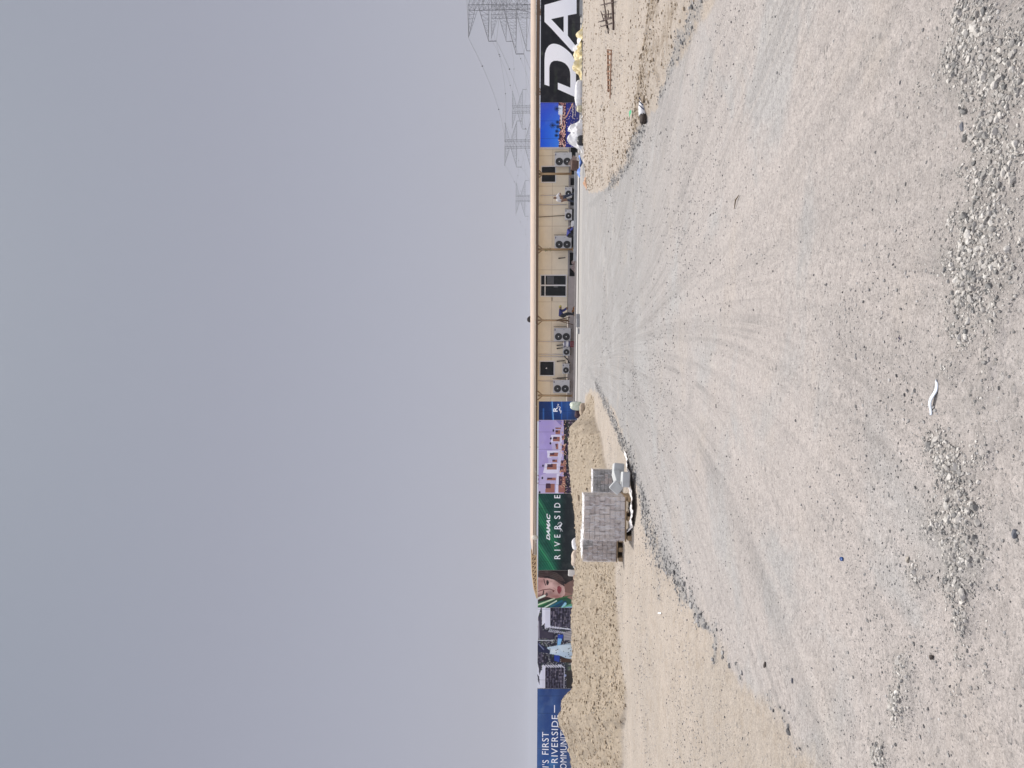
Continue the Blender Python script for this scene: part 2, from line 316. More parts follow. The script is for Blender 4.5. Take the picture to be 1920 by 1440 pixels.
def ground_material():
    m = bpy.data.materials.new('ground'); m.use_nodes = True; t = m.node_tree; N = t.nodes; L = t.links
    b = N['Principled BSDF']; b.inputs['Roughness'].default_value = 0.95; b.inputs['Specular IOR Level'].default_value = 0.12
    def at(nm):
        a = N.new('ShaderNodeAttribute'); a.attribute_name = nm; return a
    geo = N.new('ShaderNodeNewGeometry'); pos = geo.outputs['Position']
    def noise(scale, det=4, ro=.6, vec=None, dist=0):
        n = N.new('ShaderNodeTexNoise'); n.inputs['Scale'].default_value = scale; n.inputs['Detail'].default_value = det; n.inputs['Roughness'].default_value = ro
        n.inputs['Distortion'].default_value = dist
        L.new(vec if vec is not None else pos, n.inputs['Vector']); return n.outputs['Fac']
    def rng_(v, a, c, lo=0, hi=1):
        r = N.new('ShaderNodeMapRange'); r.interpolation_type = 'SMOOTHSTEP'
        for nm, q in (('From Min', a), ('From Max', c), ('To Min', lo), ('To Max', hi)): r.inputs[nm].default_value = q
        L.new(v, r.inputs['Value']); return r.outputs[0]
    def mix(f, A, B, blend='MIX'):
        x = N.new('ShaderNodeMix'); x.data_type = 'RGBA'; x.blend_type = blend
        for nm, q in (('Factor', f), ('A', A), ('B', B)):
            s = x.inputs[nm] if nm != 'Factor' else x.inputs[0]
            if isinstance(q, (tuple, float, int)): s.default_value = (*q, 1) if isinstance(q, tuple) else q
            else: L.new(q, s)
        return x.outputs['Result']
    def math_(op, a, c):
        x = N.new('ShaderNodeMath'); x.operation = op
        for i, q in enumerate((a, c)):
            if isinstance(q, (float, int)): x.inputs[i].default_value = q
            else: L.new(q, x.inputs[i])
        return x.outputs[0]
    mp = N.new('ShaderNodeMapping'); mp.inputs['Scale'].default_value = (2.6, .5, 1); L.new(at('trk').outputs['Vector'], mp.inputs['Vector'])
    streak = noise(1.0, 5, .6, mp.outputs[0], .4)
    sepx = N.new('ShaderNodeSeparateXYZ'); L.new(pos, sepx.inputs[0]); Yc = sepx.outputs['Y']
    # road: pale pinkish dust near, greyer farther off, streaked by tyres
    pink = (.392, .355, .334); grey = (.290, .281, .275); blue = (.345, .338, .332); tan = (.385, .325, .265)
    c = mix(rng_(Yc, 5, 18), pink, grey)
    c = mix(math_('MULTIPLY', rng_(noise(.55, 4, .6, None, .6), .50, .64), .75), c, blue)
    c = mix(math_('MULTIPLY', rng_(noise(.8, 3), .52, .72), .22), c, tan)
    c = mix(rng_(noise(.28, 4, .62, None, .8), .50, .72, 0, .38), c, (.235, .226, .222))
    c = mix(rng_(noise(1.7, 5, .65), .52, .74, 0, .35), c, (.24, .228, .220))
    c = mix(rng_(streak, .42, .70, 0, .42), c, (.245, .232, .222))
    c = mix(rng_(streak, .40, .22, 0, .30), c, (.42, .385, .36))
    mpb = N.new('ShaderNodeMapping'); mpb.inputs['Scale'].default_value = (9.0, .8, 1); L.new(at('trk').outputs['Vector'], mpb.inputs['Vector'])
    st2 = noise(1.0, 5, .65, mpb.outputs[0], .3)
    c = mix(math_('MULTIPLY', rng_(st2, .47, .66, 0, .55), rng_(noise(.45, 3), .42, .60)), c, (.225, .212, .202))
    c = mix(math_('MULTIPLY', rng_(st2, .46, .30, 0, .45), rng_(noise(.5, 3), .40, .60)), c, (.43, .395, .37))
    # sand of the verges
    s = mix(rng_(noise(.5, 5), .38, .62), (.392, .340, .292), (.35, .307, .265))
    s = mix(rng_(noise(3.5, 6, .7), .45, .75, 0, .55), s, (.28, .228, .175))
    mp2 = N.new('ShaderNodeMapping'); mp2.inputs['Scale'].default_value = (.5, 7, 1); L.new(pos, mp2.inputs['Vector'])
    s = mix(rng_(noise(1.0, 5, .65, mp2.outputs[0], .5), .50, .72, 0, .40), s, (.33, .28, .225))
    s = mix(math_('MULTIPLY', at('berm').outputs['Fac'], .9), s, mix(rng_(noise(2.2, 6, .7), .35, .65), (.36, .295, .222), (.275, .225, .165)))
    s = mix(rng_(math_('MULTIPLY', at('churn').outputs['Fac'], rng_(noise(4, 6, .75), .35, .6)), .2, .8, 0, .8), s, (.235, .19, .145))
    sm = at('sand').outputs['Fac']
    smn = rng_(math_('ADD', sm, math_('MULTIPLY', math_('SUBTRACT', noise(3, 6, .7), .5), 1.0)), .25, .75)
    c = mix(smn, c, s)
    yd = at('yard').outputs['Fac']
    c = mix(yd, c, (.33, .315, .30))
    gr = at('grit').outputs['Fac']; gv = at('grv').outputs['Fac']
    c = mix(rng_(math_('ADD', gr, math_('MULTIPLY', math_('SUBTRACT', noise(9, 5, .7), .5), .9)), .35, .95, 0, .70), c, mix(rng_(noise(30, 3), .35, .65), (.17, .168, .168), (.31, .30, .29)))
    c = mix(math_('MULTIPLY', gv, .5), c, mix(rng_(noise(28, 3), .35, .65), (.20, .19, .178), (.34, .322, .30)))
    # grains and small chips of stone: per cell tone
    gr_ = rng_(noise(75, 6, .85), .32, .68, .74, 1.16)
    x_ = N.new('ShaderNodeCombineColor'); [L.new(gr_, x_.inputs[i]) for i in range(3)]
    c = mix(1.0, c, x_.outputs[0], 'MULTIPLY')
    gr2 = rng_(noise(17, 6, .8), .34, .66, .86, 1.09)
    x2 = N.new('ShaderNodeCombineColor'); [L.new(gr2, x2.inputs[i]) for i in range(3)]
    c = mix(1.0, c, x2.outputs[0], 'MULTIPLY')
    hsum = None
    for sc, thr, amt in ((22, .86, .55), (55, .74, .62), (130, .60, .52)):
        v = N.new('ShaderNodeTexVoronoi'); v.inputs['Scale'].default_value = sc; v.inputs['Randomness'].default_value = 1.0; L.new(pos, v.inputs['Vector'])
        sp = N.new('ShaderNodeSeparateColor'); L.new(v.outputs['Color'], sp.inputs[0])
        chip = math_('MULTIPLY', rng_(sp.outputs[0], thr, thr+.04), rng_(v.outputs['Distance'], .46, .26))
        patch = rng_(noise(sc*.05, 3), .35, .65, .25, 1.0)
        f = math_('MULTIPLY', math_('MULTIPLY', chip, patch), amt)
        tone = mix(sp.outputs[1], (.10, .098, .096), (.44, .42, .40))
        c = mix(f, c, tone)
        hh = math_('MULTIPLY', chip, (.25 if sc < 30 else .5)/sc)
        hsum = hh if hsum is None else math_('ADD', hsum, hh)
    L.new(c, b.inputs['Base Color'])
    fine = math_('MULTIPLY', noise(38, 6, .75), .022)
    mid = math_('MULTIPLY', noise(9, 4, .6), .018)
    bp = N.new('ShaderNodeBump'); bp.inputs['Strength'].default_value = 1.0; bp.inputs['Distance'].default_value = 0.6
    L.new(math_('ADD', math_('ADD', fine, mid), hsum), bp.inputs['Height']); L.new(bp.outputs[0], b.inputs['Normal'])
    return m
GM = ground_material()
is_road = ((dr < 0) & (dl < 0) & (gy > 1.0) & (gy < 48)).astype(float)
fr = is_road[F].mean(1) > .5
def split(name, sel):
    f = F[sel]; used = np.unique(f); remap = np.full(len(GV), -1); remap[used] = np.arange(len(used))
    at = {'sand': sand[used], 'grv': grv[used], 'grit': grit[used], 'yard': yard[used], 'berm': bmk[used], 'trk': trk[used], 'churn': churn[used]}
    return np_mesh(name, GV[used], remap[f], [GM], at, smooth=True)
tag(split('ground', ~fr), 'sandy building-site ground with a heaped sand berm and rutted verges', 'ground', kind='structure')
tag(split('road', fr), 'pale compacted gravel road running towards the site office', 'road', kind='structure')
def zg(x, y):
    """height of the built ground incl. gravel bank"""
    X = np.atleast_1d(np.asarray(x, float)); Y = np.atleast_1d(np.asarray(y, float))
    a, c = project(X, np.maximum(Y, .5), 0*X)
    return height(X, Y)+.030*blobs(GRAVEL, a, c, X, Y, 61)+0.02*band(GRIT, a, c, X, Y, 71)*(1-sstep(30, 40, Y))

# ------------------------------------------------------------------ loose stones
def base_rocks(n, sub):
    out_ = []
    for k in range(n):
        bm = bmesh.new(); bmesh.ops.create_icosphere(bm, subdivisions=sub, radius=1.0)
        co = np.array([v.co[:] for v in bm.verts]); bm.verts.index_update()
        fa = np.array([[v.index for v in f.verts] for f in bm.faces]); bm.free()
        for _ in range(9 if sub == 2 else 3):       # random planar cuts give broken facets
            nrm = rng.normal(size=3); nrm /= np.linalg.norm(nrm); d = rng.uniform(.38, .78)
            e = co@nrm-d; co = co-np.outer(np.maximum(e, 0), nrm)
        co = co*(1+rng.normal(0, .025, (len(co), 1)))
        out_.append((co, fa))
    return out_
def stone_material(name, lo, hi, warm):
    m = bpy.data.materials.new(name); m.use_nodes = True; t = m.node_tree; b = t.nodes['Principled BSDF']
    b.inputs['Roughness'].default_value = .9; b.inputs['Specular IOR Level'].default_value = .2
    a = t.nodes.new('ShaderNodeAttribute'); a.attribute_name = 'tint'
    r = t.nodes.new('ShaderNodeValToRGB'); e = r.color_ramp.elements
    e[0].color = (*lo, 1); e[1].color = (*hi, 1); x = e.new(.55); x.color = (*warm, 1)
    t.links.new(a.outputs['Fac'], r.inputs[0])
    g = t.nodes.new('ShaderNodeNewGeometry'); n = t.nodes.new('ShaderNodeTexNoise'); n.inputs['Scale'].default_value = 90; n.inputs['Detail'].default_value = 4
    t.links.new(g.outputs['Position'], n.inputs['Vector'])
    q = t.nodes.new('ShaderNodeMapRange'); q.inputs['From Min'].default_value = .3; q.inputs['From Max'].default_value = .7; q.inputs['To Min'].default_value = .72; q.inputs['To Max'].default_value = 1.12
    t.links.new(n.outputs['Fac'], q.inputs['Value'])
    mx = t.nodes.new('ShaderNodeMix'); mx.data_type = 'RGBA'; mx.blend_type = 'MULTIPLY'; mx.inputs[0].default_value = 1
    t.links.new(r.outputs[0], mx.inputs['A']); t.links.new(q.outputs[0], mx.inputs['B']); t.links.new(mx.outputs['Result'], b.inputs['Base Color'])
    return m
def scatter(name, P, size, rocks, mtl, flat=(.45, .8), sink=.25, tint=None):
    n = len(P); kind = rng.integers(0, len(rocks), n); Vs = []; Fs = []; Ts = []; off = 0
    tint = rng.random(n) if tint is None else tint
    for k, (co, fa) in enumerate(rocks):
        i = np.where(kind == k)[0]
        if len(i) == 0: continue
        s = size[i]; sc = np.stack([s*rng.uniform(.75, 1.25, len(i)), s*rng.uniform(.6, 1.0, len(i)), s*rng.uniform(*flat, len(i))], 1)
        an = rng.uniform(0, 2*math.pi, len(i)); tl = rng.normal(0, .28, len(i))
        c = co[None]*sc[:, None]
        y = c[..., 1]*np.cos(tl)[:, None]-c[..., 2]*np.sin(tl)[:, None]; z = c[..., 1]*np.sin(tl)[:, None]+c[..., 2]*np.cos(tl)[:, None]
        x = c[..., 0]; ca, sa = np.cos(an)[:, None], np.sin(an)[:, None]
        V = np.stack([x*ca-y*sa, x*sa+y*ca, z], -1)+P[i][:, None]
        V[..., 2] += (sc[:, 2]*(1-2*sink)*.8)[:, None]
        m = len(co); Fs.append((fa[None]+(np.arange(len(i))*m)[:, None, None]+off).reshape(-1, 3)); Vs.append(V.reshape(-1, 3)); off += len(i)*m
        Ts.append(np.repeat(tint[i], m))
    return np_mesh(name, np.concatenate(Vs), np.concatenate(Fs), [mtl], {'tint': np.concatenate(Ts)})
R2 = base_rocks(10, 2); R1 = base_rocks(8, 1)
SM = stone_material('crushed_stone', (.15, .148, .145), (.53, .505, .47), (.385, .362, .335))
SMd = stone_material('grit_stone', (.11, .108, .108), (.42, .405, .39), (.245, .238, .23))
SMs = stone_material('sand_clod', (.27, .21, .145), (.47, .39, .29), (.38, .305, .22))
SMl = stone_material('dry_soil_lump', (.17, .13, .09), (.42, .345, .26), (.30, .24, .175))
def pick(n, box, lst, seed, power=1.0, fn=blobs):
    """random ground points, kept where the blob field lst is strong"""
    X = rng.uniform(box[0], box[1], n); Y = rng.uniform(box[2], box[3], n)
    a, c = project(X, Y, 0*X); g = fn(lst, a, c, X, Y, seed)
    k = rng.random(n) < g**power; X, Y = X[k], Y[k]
    return np.stack([X, Y, zg(X, Y)], 1), g[k]
P, g = pick(90000, (-2.6, 2.4, 2.35, 4.6), GRAVEL, 61, 1.5)
sz = np.exp(rng.normal(math.log(.0053), .52, len(P)))*(.6+.62*g); sz = np.clip(sz, .003, .022)
o = scatter('gravel', P, sz, R2, SM, sink=.36); tag(o, 'loose bank of broken grey and buff stones in front of the camera', 'gravel', kind='stuff')
WIDE = [(x, y, rx*1.9, ry*1.6, s_*.62) for x, y, rx, ry, s_ in GRAVEL]
P, g = pick(60000, (-2.6, 2.4, 2.35, 4.9), WIDE, 62, 1.1)
sz = np.clip(np.exp(rng.normal(math.log(.0030), .45, len(P))), .0015, .009)
o = scatter('gravel_fines', P, sz, R1, SM, sink=.3); tag(o, 'fine chippings spread round the loose gravel bank', 'gravel', kind='stuff')
P, g = pick(75000, (-3.2, 6, 2.35, 30), GRIT, 71, 1.0, band)
sz = np.clip(np.exp(rng.normal(math.log(.0155), .42, len(P)))*(.38+.66*g), .004, .036)
o = scatter('grit', P, sz, R1, SMd); tag(o, 'dark grey grit seams along both edges of the gravel road', 'grit', kind='stuff')
n = 90000; Yp = 2.3+rng.random(n)**1.35*26; Xp = rng.uniform(-.62, .62, n)*Yp+rng.normal(0, .2, n)
kk = rng.random(n) < np.clip(.30+2.4*fbm(Xp*.55, Yp*.55, 81, 3)+.5*fbm(Xp*3, Yp*3, 82, 2), .04, 1); Xp, Yp = Xp[kk], Yp[kk]
P = np.stack([Xp, Yp, zg(Xp, Yp)], 1); sz = np.clip(np.exp(rng.normal(math.log(.0034), .55, len(P))), .0015, .011)*(.7+Yp*.066)
o = scatter('pebbles', P, sz, R1, SMd, tint=rng.random(len(P))**.9); tag(o, 'scattered small pebbles strewn over the road surface', 'pebbles', kind='stuff')
n = 52000; Yp = rng.uniform(16, 33, n); Xp = rng.uniform(-.62, .04, n)*Yp
_, bm_ = berm(Xp, Yp); k = rng.random(n) < bm_*(.5+1.2*fbm(Xp*.8, Yp*.8, 83, 3)); Xp, Yp = Xp[k], Yp[k]
P = np.stack([Xp, Yp, zg(Xp, Yp)], 1); sz = np.clip(np.exp(rng.normal(math.log(.0175), .5, len(P))), .012, .13)
o1 = scatter('sand_clods', P, sz, R1, SMs, sink=.3); tag(o1, 'clods and pebbles of sandy soil covering the berm', 'clods', kind='stuff')
n = 26000; Yp = rng.uniform(8.5, 46, n); Xp = np.interp(Yp, RPa[:, 0], RPa[:, 1])+rng.exponential(1.6, n)*np.maximum(1, Yp/14)+.15
cl = np.exp(-((Xp-(5.35+(Yp-13)*-.42))/.6)**2)*(Yp > 9.5)*(Yp < 17); k = rng.random(n) < np.clip(cl+.16+.5*fbm(Xp*.9, Yp*.9, 84, 3), .02, 1); Xp, Yp = Xp[k], Yp[k]
P = np.stack([Xp, Yp, zg(Xp, Yp)], 1); sz = np.clip(np.exp(rng.normal(math.log(.015), .45, len(P)))*np.maximum(1, Yp/22), .006, .07)
o2 = scatter('soil_lumps', P, sz, R1, SMl, sink=.3); tag(o2, 'lumps of dry soil churned up on the right-hand verge', 'soil lumps', kind='stuff')
# ------------------------------------------------------------------ hoarding with printed panels
HY, HS = 52.0, -0.04                     # the hoarding runs along Y = HY + HS*X
HA = math.atan(HS)
def hpt(x, y): return on_plane(x, y, HY, HS)
def vtop(y): return 1014.0-(y-50)*(7.2/1390)
def vbot(y): return 1088.0-(y-50)*(12.4/1390)
def paint_material():
    m = bpy.data.materials.new('printed_vinyl'); m.use_nodes = True; t = m.node_tree; b = t.nodes['Principled BSDF']
    a = t.nodes.new('ShaderNodeAttribute'); a.attribute_name = 'ink'; t.links.new(a.outputs['Color'], b.inputs['Base Color'])
    b.inputs['Roughness'].default_value = .55; b.inputs['Specular IOR Level'].default_value = .10
    tc = t.nodes.new('ShaderNodeTexCoord'); n = t.nodes.new('ShaderNodeTexNoise'); n.inputs['Scale'].default_value = 1.3; n.inputs['Detail'].default_value = 3
    t.links.new(tc.outputs['Object'], n.inputs['Vector']); bp = t.nodes.new('ShaderNodeBump'); bp.inputs['Strength'].default_value = .35; bp.inputs['Distance'].default_value = .06
    t.links.new(n.outputs['Fac'], bp.inputs['Height']); t.links.new(bp.outputs[0], b.inputs['Normal'])
    return m
INK = paint_material()
WHITE = mat('white_vinyl', (.90, .90, .93), .5, .01)
BOARD = mat('hoarding_board', (.55, .54, .52), .7, .1)
STEEL = mat('galvanised_steel', (.48, .49, .50), .5, .1, metal=.3)
class Art:
    """flat printed picture laid out in photo pixel units (x across the panel height, y along it)"""
    def __init__(s, y0, y1, step=.72):
        s.y0, s.y1 = y0, y1; s.nu = int((y0-y1)/step); s.nv = int(75/step)
        u = (np.arange(s.nu)+.5)/s.nu; v = (np.arange(s.nv)+.5)/s.nv
        V, U = np.meshgrid(v, u, indexing='ij'); s.Y = y0-U*(y0-y1); s.X = vtop(s.Y)+V*(vbot(s.Y)-vtop(s.Y)); s.U, s.V = U, V
        s.c = np.zeros((s.nv, s.nu, 3))
    def fill(s, col, mask=None, a=1.0):
        col = np.asarray(col, float); m = np.ones_like(s.U)*a if mask is None else mask*a
        s.c = s.c*(1-m[..., None])+col*m[..., None]
    def poly(s, pts, col, a=1.0):
        P = np.array(pts, float); inside = np.zeros(s.X.shape, bool); j = len(P)-1
        for i in range(len(P)):
            xi, yi = P[i]; xj, yj = P[j]
            if yi != yj:
                c = ((yi > s.Y) != (yj > s.Y)) & (s.X < (xj-xi)*(s.Y-yi)/(yj-yi)+xi); inside ^= c
            j = i
        s.fill(col, inside.astype(float), a)
    def rect(s, x0, x1, y0, y1, col, a=1.0): s.fill(col, ((s.X >= x0)&(s.X < x1)&(s.Y >= min(y0, y1))&(s.Y < max(y0, y1))).astype(float), a)
    def disc(s, x, y, rx, ry, col, a=1.0): s.fill(col, ((((s.X-x)/rx)**2+((s.Y-y)/ry)**2) < 1).astype(float), a)
    def soft(s, x, y, rx, ry, col, a=1.0): s.fill(col, np.exp(-(((s.X-x)/rx)**2+((s.Y-y)/ry)**2)), a)
    def line(s, pts, w, col, a=1.0):
        for (x0, y0), (x1, y1) in zip(pts, pts[1:]):
            dx, dy = x1-x0, y1-y0; L = dx*dx+dy*dy+1e-9; t = np.clip(((s.X-x0)*dx+(s.Y-y0)*dy)/L, 0, 1)
            d = np.hypot(s.X-x0-t*dx, s.Y-y0-t*dy); s.fill(col, np.clip(w/2+.4-d, 0, 1), a)
    def noise(s, fx, fy, seed, o=3): return fbm(s.X*fx, s.Y*fy, seed, o)
def panel(name, label, art, text=()):
    y0, y1 = art.y0, art.y1
    base = hpt(vbot((y0+y1)/2), (y0+y1)/2); t = thing(name, label, 'hoarding panel', (base.x, base.y, 0), HA, 'printed hoarding panels along the site front')
    inv = Matrix.Translation(Vector((base.x, base.y, 0))) @ Matrix.Rotation(HA, 4, 'Z'); inv = inv.inverted()
    def loc(x, y, off=0.0):
        q = inv @ hpt(x, y); return Vector((q.x, -off, q.z))
    U, V = np.meshgrid(np.linspace(0, 1, art.nu+1), np.linspace(0, 1, art.nv+1))
    c00, c10, c01, c11 = [np.array(loc(f(y), y, .006)) for (f, y) in ((vtop, y0), (vtop, y1), (vbot, y0), (vbot, y1))]
    Pg = (c00*(1-U)[..., None]+c10*U[..., None])*(1-V)[..., None]+(c01*(1-U)[..., None]+c11*U[..., None])*V[..., None]
    idx = np.arange((art.nu+1)*(art.nv+1)).reshape(art.nv+1, art.nu+1)
    Fq = np.stack([idx[:-1, :-1].ravel(), idx[1:, :-1].ravel(), idx[1:, 1:].ravel(), idx[:-1, 1:].ravel()], 1)
    dust = np.clip(.22*art.V**4+.10*np.clip(art.noise(.12, .10, 160)*3, 0, 1), 0, 1)[..., None]; seam_ = (np.abs(((art.Y-art.y0)/33.0) % 1.0-.5) < .011)[..., None]*.22
    art.c = (art.c*(1-dust)+np.array((196, 182, 164))*dust)*(1-seam_)
    lc = lin(np.clip(art.c, 0, 255)).reshape(-1, 3)*.97; lc = np.repeat(np.concatenate([lc, np.ones((len(lc), 1))], 1), 4, axis=0)
    o = np_mesh('print', Pg.reshape(-1, 3), Fq, [INK], {'ink': lc}); o.parent = t
    b = MB(); e = [c00, c10, c11, c01]
    b.add([tuple(p+np.array([0, .004, 0])) for p in e]+[tuple(p+np.array([0, .06, 0])) for p in e], [(0, 1, 2, 3), (7, 6, 5, 4), (0, 4, 5, 1), (1, 5, 6, 2), (2, 6, 7, 3), (3, 7, 4, 0)])
    b.build('board', BOARD, t)
    nb = max(2, int((y0-y1)/60)+1)
    for k in range(nb):                     # raking posts behind the boards
        f = (k+.5)/nb; top = c00*(1-f)+c10*f; bot = c01*(1-f)+c11*f
        q = MB(); q.box((top[0], .12, (top[2]-.1)/2), (.08, .08, top[2]-.1)); q.tube([(top[0], .16, top[2]-.3), (top[0], 1.5, .02)], .03, 6); q.build('post', STEEL, t)
    for (wd, x0, x1, ya, yb, kw) in text:
        lettering(wd, t, loc(x0, ya, .010), loc(x1, yb, .010), **kw)
    return t, loc
def lettering(word, parent, tl, br, name='lettering', shear=0.0, bold=0.0, spacing=1.0, m=None):
    cu = bpy.data.curves.new(name, 'FONT'); cu.body = word; cu.size = 1; cu.shear = shear; cu.offset = bold; cu.space_character = spacing
    cu.resolution_u = 3
    tmp = bpy.data.objects.new(name, cu); COL.objects.link(tmp); dg = bpy.context.evaluated_depsgraph_get(); dg.update()
    me = bpy.data.meshes.new_from_object(tmp.evaluated_get(dg)); bpy.data.objects.remove(tmp)
    co = np.array([v.co[:] for v in me.vertices]); mn, mx = co.min(0), co.max(0)
    w = br.x-tl.x; h = tl.z-br.z
    for v in me.vertices:
        fx = (v.co.x-mn[0])/(mx[0]-mn[0]); fz = (v.co.y-mn[1])/(mx[1]-mn[1])
        v.co = Vector((tl.x+fx*w, tl.y, br.z+fz*h))
    me.materials.clear(); me.materials.append(m or WHITE); me.name = name
    o = bpy.data.objects.new(name, me); COL.objects.link(o); o.parent = parent; return o
def glyph(parent, loc, polys, name='lettering', m=None, off=.010):
    b = MB()
    for p in polys:
        pts = [loc(x, y, off) for x, y in p]; b.add(pts, [tuple(range(len(pts)))])
    # concave outlines: triangulate
    me = bpy.data.meshes.new(name); me.from_pydata(b.v, [], b.f); bm = bmesh.new(); bm.from_mesh(me); bmesh.ops.triangulate(bm, faces=list(bm.faces)); bm.to_mesh(me); bm.free()
    me.materials.append(m or WHITE); o = bpy.data.objects.new(name, me); COL.objects.link(o); o.parent = parent; return o
def ribbon(pts, w):
    """thin stroke polygon through photo points"""
    L, R = [], []
    for i, p in enumerate(pts):
        a = pts[max(i-1, 0)]; b = pts[min(i+1, len(pts)-1)]; d = Vector((b[0]-a[0], b[1]-a[1])).normalized(); ww = w*(1-.7*abs(2*i/(len(pts)-1)-1))
        L.append((p[0]-d.y*ww/2, p[1]+d.x*ww/2)); R.append((p[0]+d.y*ww/2, p[1]-d.x*ww/2))
    return L+R[::-1]

# black panel with the huge white letters
a = Art(192, -345); a.fill((20, 20, 27)); n = a.noise(.12, .05, 101, 4)
a.fill((52, 60, 44), np.clip(n*3-.25, 0, 1), .75); n2 = fbm(a.X*.05+a.Y*.16, a.X*.30-a.Y*.05, 102, 3); a.fill((70, 78, 66), np.clip(n2*4-.9, 0, 1)*sstep(1040, 1070, a.X), .6)
t, loc = panel('hoarding_panel', 'black hoarding panel with huge white letters, behind the yellow sheeting', a)
cx = lambda L, dy=0: [(860+p/6.4, q/6.4+dy) for p, q in L]
Dp = [(1030, 1015), (1030, 720), (1036, 640), (1055, 585), (1085, 545), (1112, 530), (1140, 525), (1175, 529), (1210, 540), (1250, 562), (1290, 592), (1325, 622), (1355, 655), (1378, 692), (1395, 735), (1405, 775), (1408, 820), (1408, 1170), (1190, 1072), (1190, 992), (1340, 1052),
      (1340, 905), (1336, 860), (1326, 825), (1305, 790), (1275, 760), (1235, 740), (1185, 729), (1140, 731), (1112, 748), (1096, 775), (1088, 815), (1088, 1035)]
glyph(t, loc, [cx(Dp)])
Aq = [[(1030, 60), (1415, -50), (1415, 165), (1310, 185), (1260, 197), (1110, 230), (1110, 340), (1030, 262)], [(1110, 230), (1260, 390), (1310, 430), (1395, 540), (1365, 620), (1110, 340)], [(1260, 197), (1310, 185), (1310, 430), (1260, 390)]]
glyph(t, loc, [cx(p) for p in Aq])
glyph(t, loc, [cx(p, -215) for p in Aq])
glyph(t, loc, [cx([(1030, 30), (1415, -60), (1415, 40), (1150, 95), (1415, 180), (1415, 260), (1150, 330), (1415, 420), (1415, 500), (1030, 380), (1030, 300), (1290, 220), (1030, 130)], -105)])
glyph(t, loc, [cx([(1030, 40), (1030, -340), (1088, -360), (1088, -100), (1130, -50), (1340, -50), (1340, -360), (1408, -380), (1408, 0), (1330, 60), (1100, 60)], -285)])

# blue dusk city panel
a = Art(276, 192.4)
g = np.clip((a.X-1012)/38, 0, 1); h = np.clip((a.Y-192)/84, 0, 1)
a.c = (1-g)[..., None]*np.array((26, 78, 205))+g[..., None]*np.array((58, 128, 228)); a.fill((70, 62, 178), np.clip(1-h*1.7, 0, 1), .55)
a.rect(1061, 1100, 190, 280, (30, 38, 128)); a.fill((22, 26, 84), sstep(1066, 1080, a.X)*(1-h), .7); a.fill((44, 56, 160), np.clip(a.noise(.5, .12, 111)*4-.2, 0, 1)*(a.X > 1061), .6)
edge = 1047+3*np.floor(4*vnoise(a.Y*.16, a.Y*0+1, 112))/3
a.fill((70, 42, 62), ((a.X > edge) & (a.X < 1061)).astype(float))
cell = hash2(np.floor(a.X/1.5), np.floor(a.Y/1.9), 113)
a.fill((206, 150, 140), ((cell > .58) & (a.X > edge) & (a.X < 1060.5)).astype(float)); a.fill((240, 205, 180), ((cell > .88) & (a.X > edge) & (a.X < 1060.5)).astype(float)); a.fill((30, 22, 34), ((cell < .2) & (a.X > edge) & (a.X < 1060.5)).astype(float))
a.rect(1047, 1055, 198, 215, (222, 230, 245)); a.rect(1051, 1054, 215, 233, (225, 215, 212))
for (x, y, r) in ((1036, 235, 5.5), (1044, 204, 5), (1045.5, 229, 3.4), (1044, 246, 3), (1043, 254, 3), (1046, 238, 3)):
    for k in range(11): an = k*.571+y; a.line([(x, y), (x+r*math.cos(an), y+r*math.sin(an))], .8, (16, 24, 48))
    a.line([(x, y), (1052, y)], .7, (20, 26, 44))
for k in range(60):
    x = 1062+22*hash2(np.array([k]), np.array([1]), 114)[0]; y = 193+82*hash2(np.array([k]), np.array([2]), 114)[0]; a.disc(x, y, .8, .6, (214, 190, 190))
for k in range(14): a.disc(1062+k*.9, 219-k*1.9, .9, 1.2, (230, 170, 130)); a.disc(1074+.4*math.sin(k), 196+k*2, .8, .8, (244, 226, 200)); a.disc(1079, 194+k*1.8, .7, .7, (226, 214, 214))
panel('hoarding_panel', 'bright blue hoarding panel picturing a town and palms over dark water', a)

# blue panel with the R sign
a = Art(787.4, 752.6); g = np.clip((a.X-1010)/66, 0, 1)
a.c = (1-g)[..., None]*np.array((18, 40, 84))+g[..., None]*np.array((22, 72, 150))
a.fill((16, 34, 78), np.clip((a.Y-772)/18, 0, 1), .6); a.fill((38, 110, 190), np.exp(-((a.X-(1036+(a.Y-770)*.06))/1.7)**2), .95); a.fill((150, 196, 235), np.exp(-((a.X-(1036.6+(a.Y-770)*.07))/.7)**2), .9)
a.fill((60, 120, 195), np.exp(-((a.X-1019)/1.5)**2)*(a.Y > 766), .7); a.fill((50, 105, 190), np.exp(-((a.X-1053)/1.2)**2), .75); a.fill((40, 88, 165), np.exp(-((a.X-1064)/1.5)**2), .5); a.fill((14, 38, 84), sstep(1066, 1076, a.X), .7)
t, loc = panel('hoarding_panel', 'narrow glossy blue hoarding panel with a white curled emblem at the cabin end', a, [('R', 1037, 1045.5, 772, 763, dict(bold=.03))])
glyph(t, loc, [ribbon([(1043.5, 763), (1046, 760.5), (1047.5, 759), (1046.5, 757.5), (1044.5, 758.5)], 1.3), ribbon([(1044.5, 764.5), (1048, 762), (1050.5, 763.5), (1048.6, 768), (1051, 772), (1050.6, 775.5)], 1.7), ribbon([(1049.5, 767), (1052.4, 770.5), (1052.2, 775)], 1.0)])

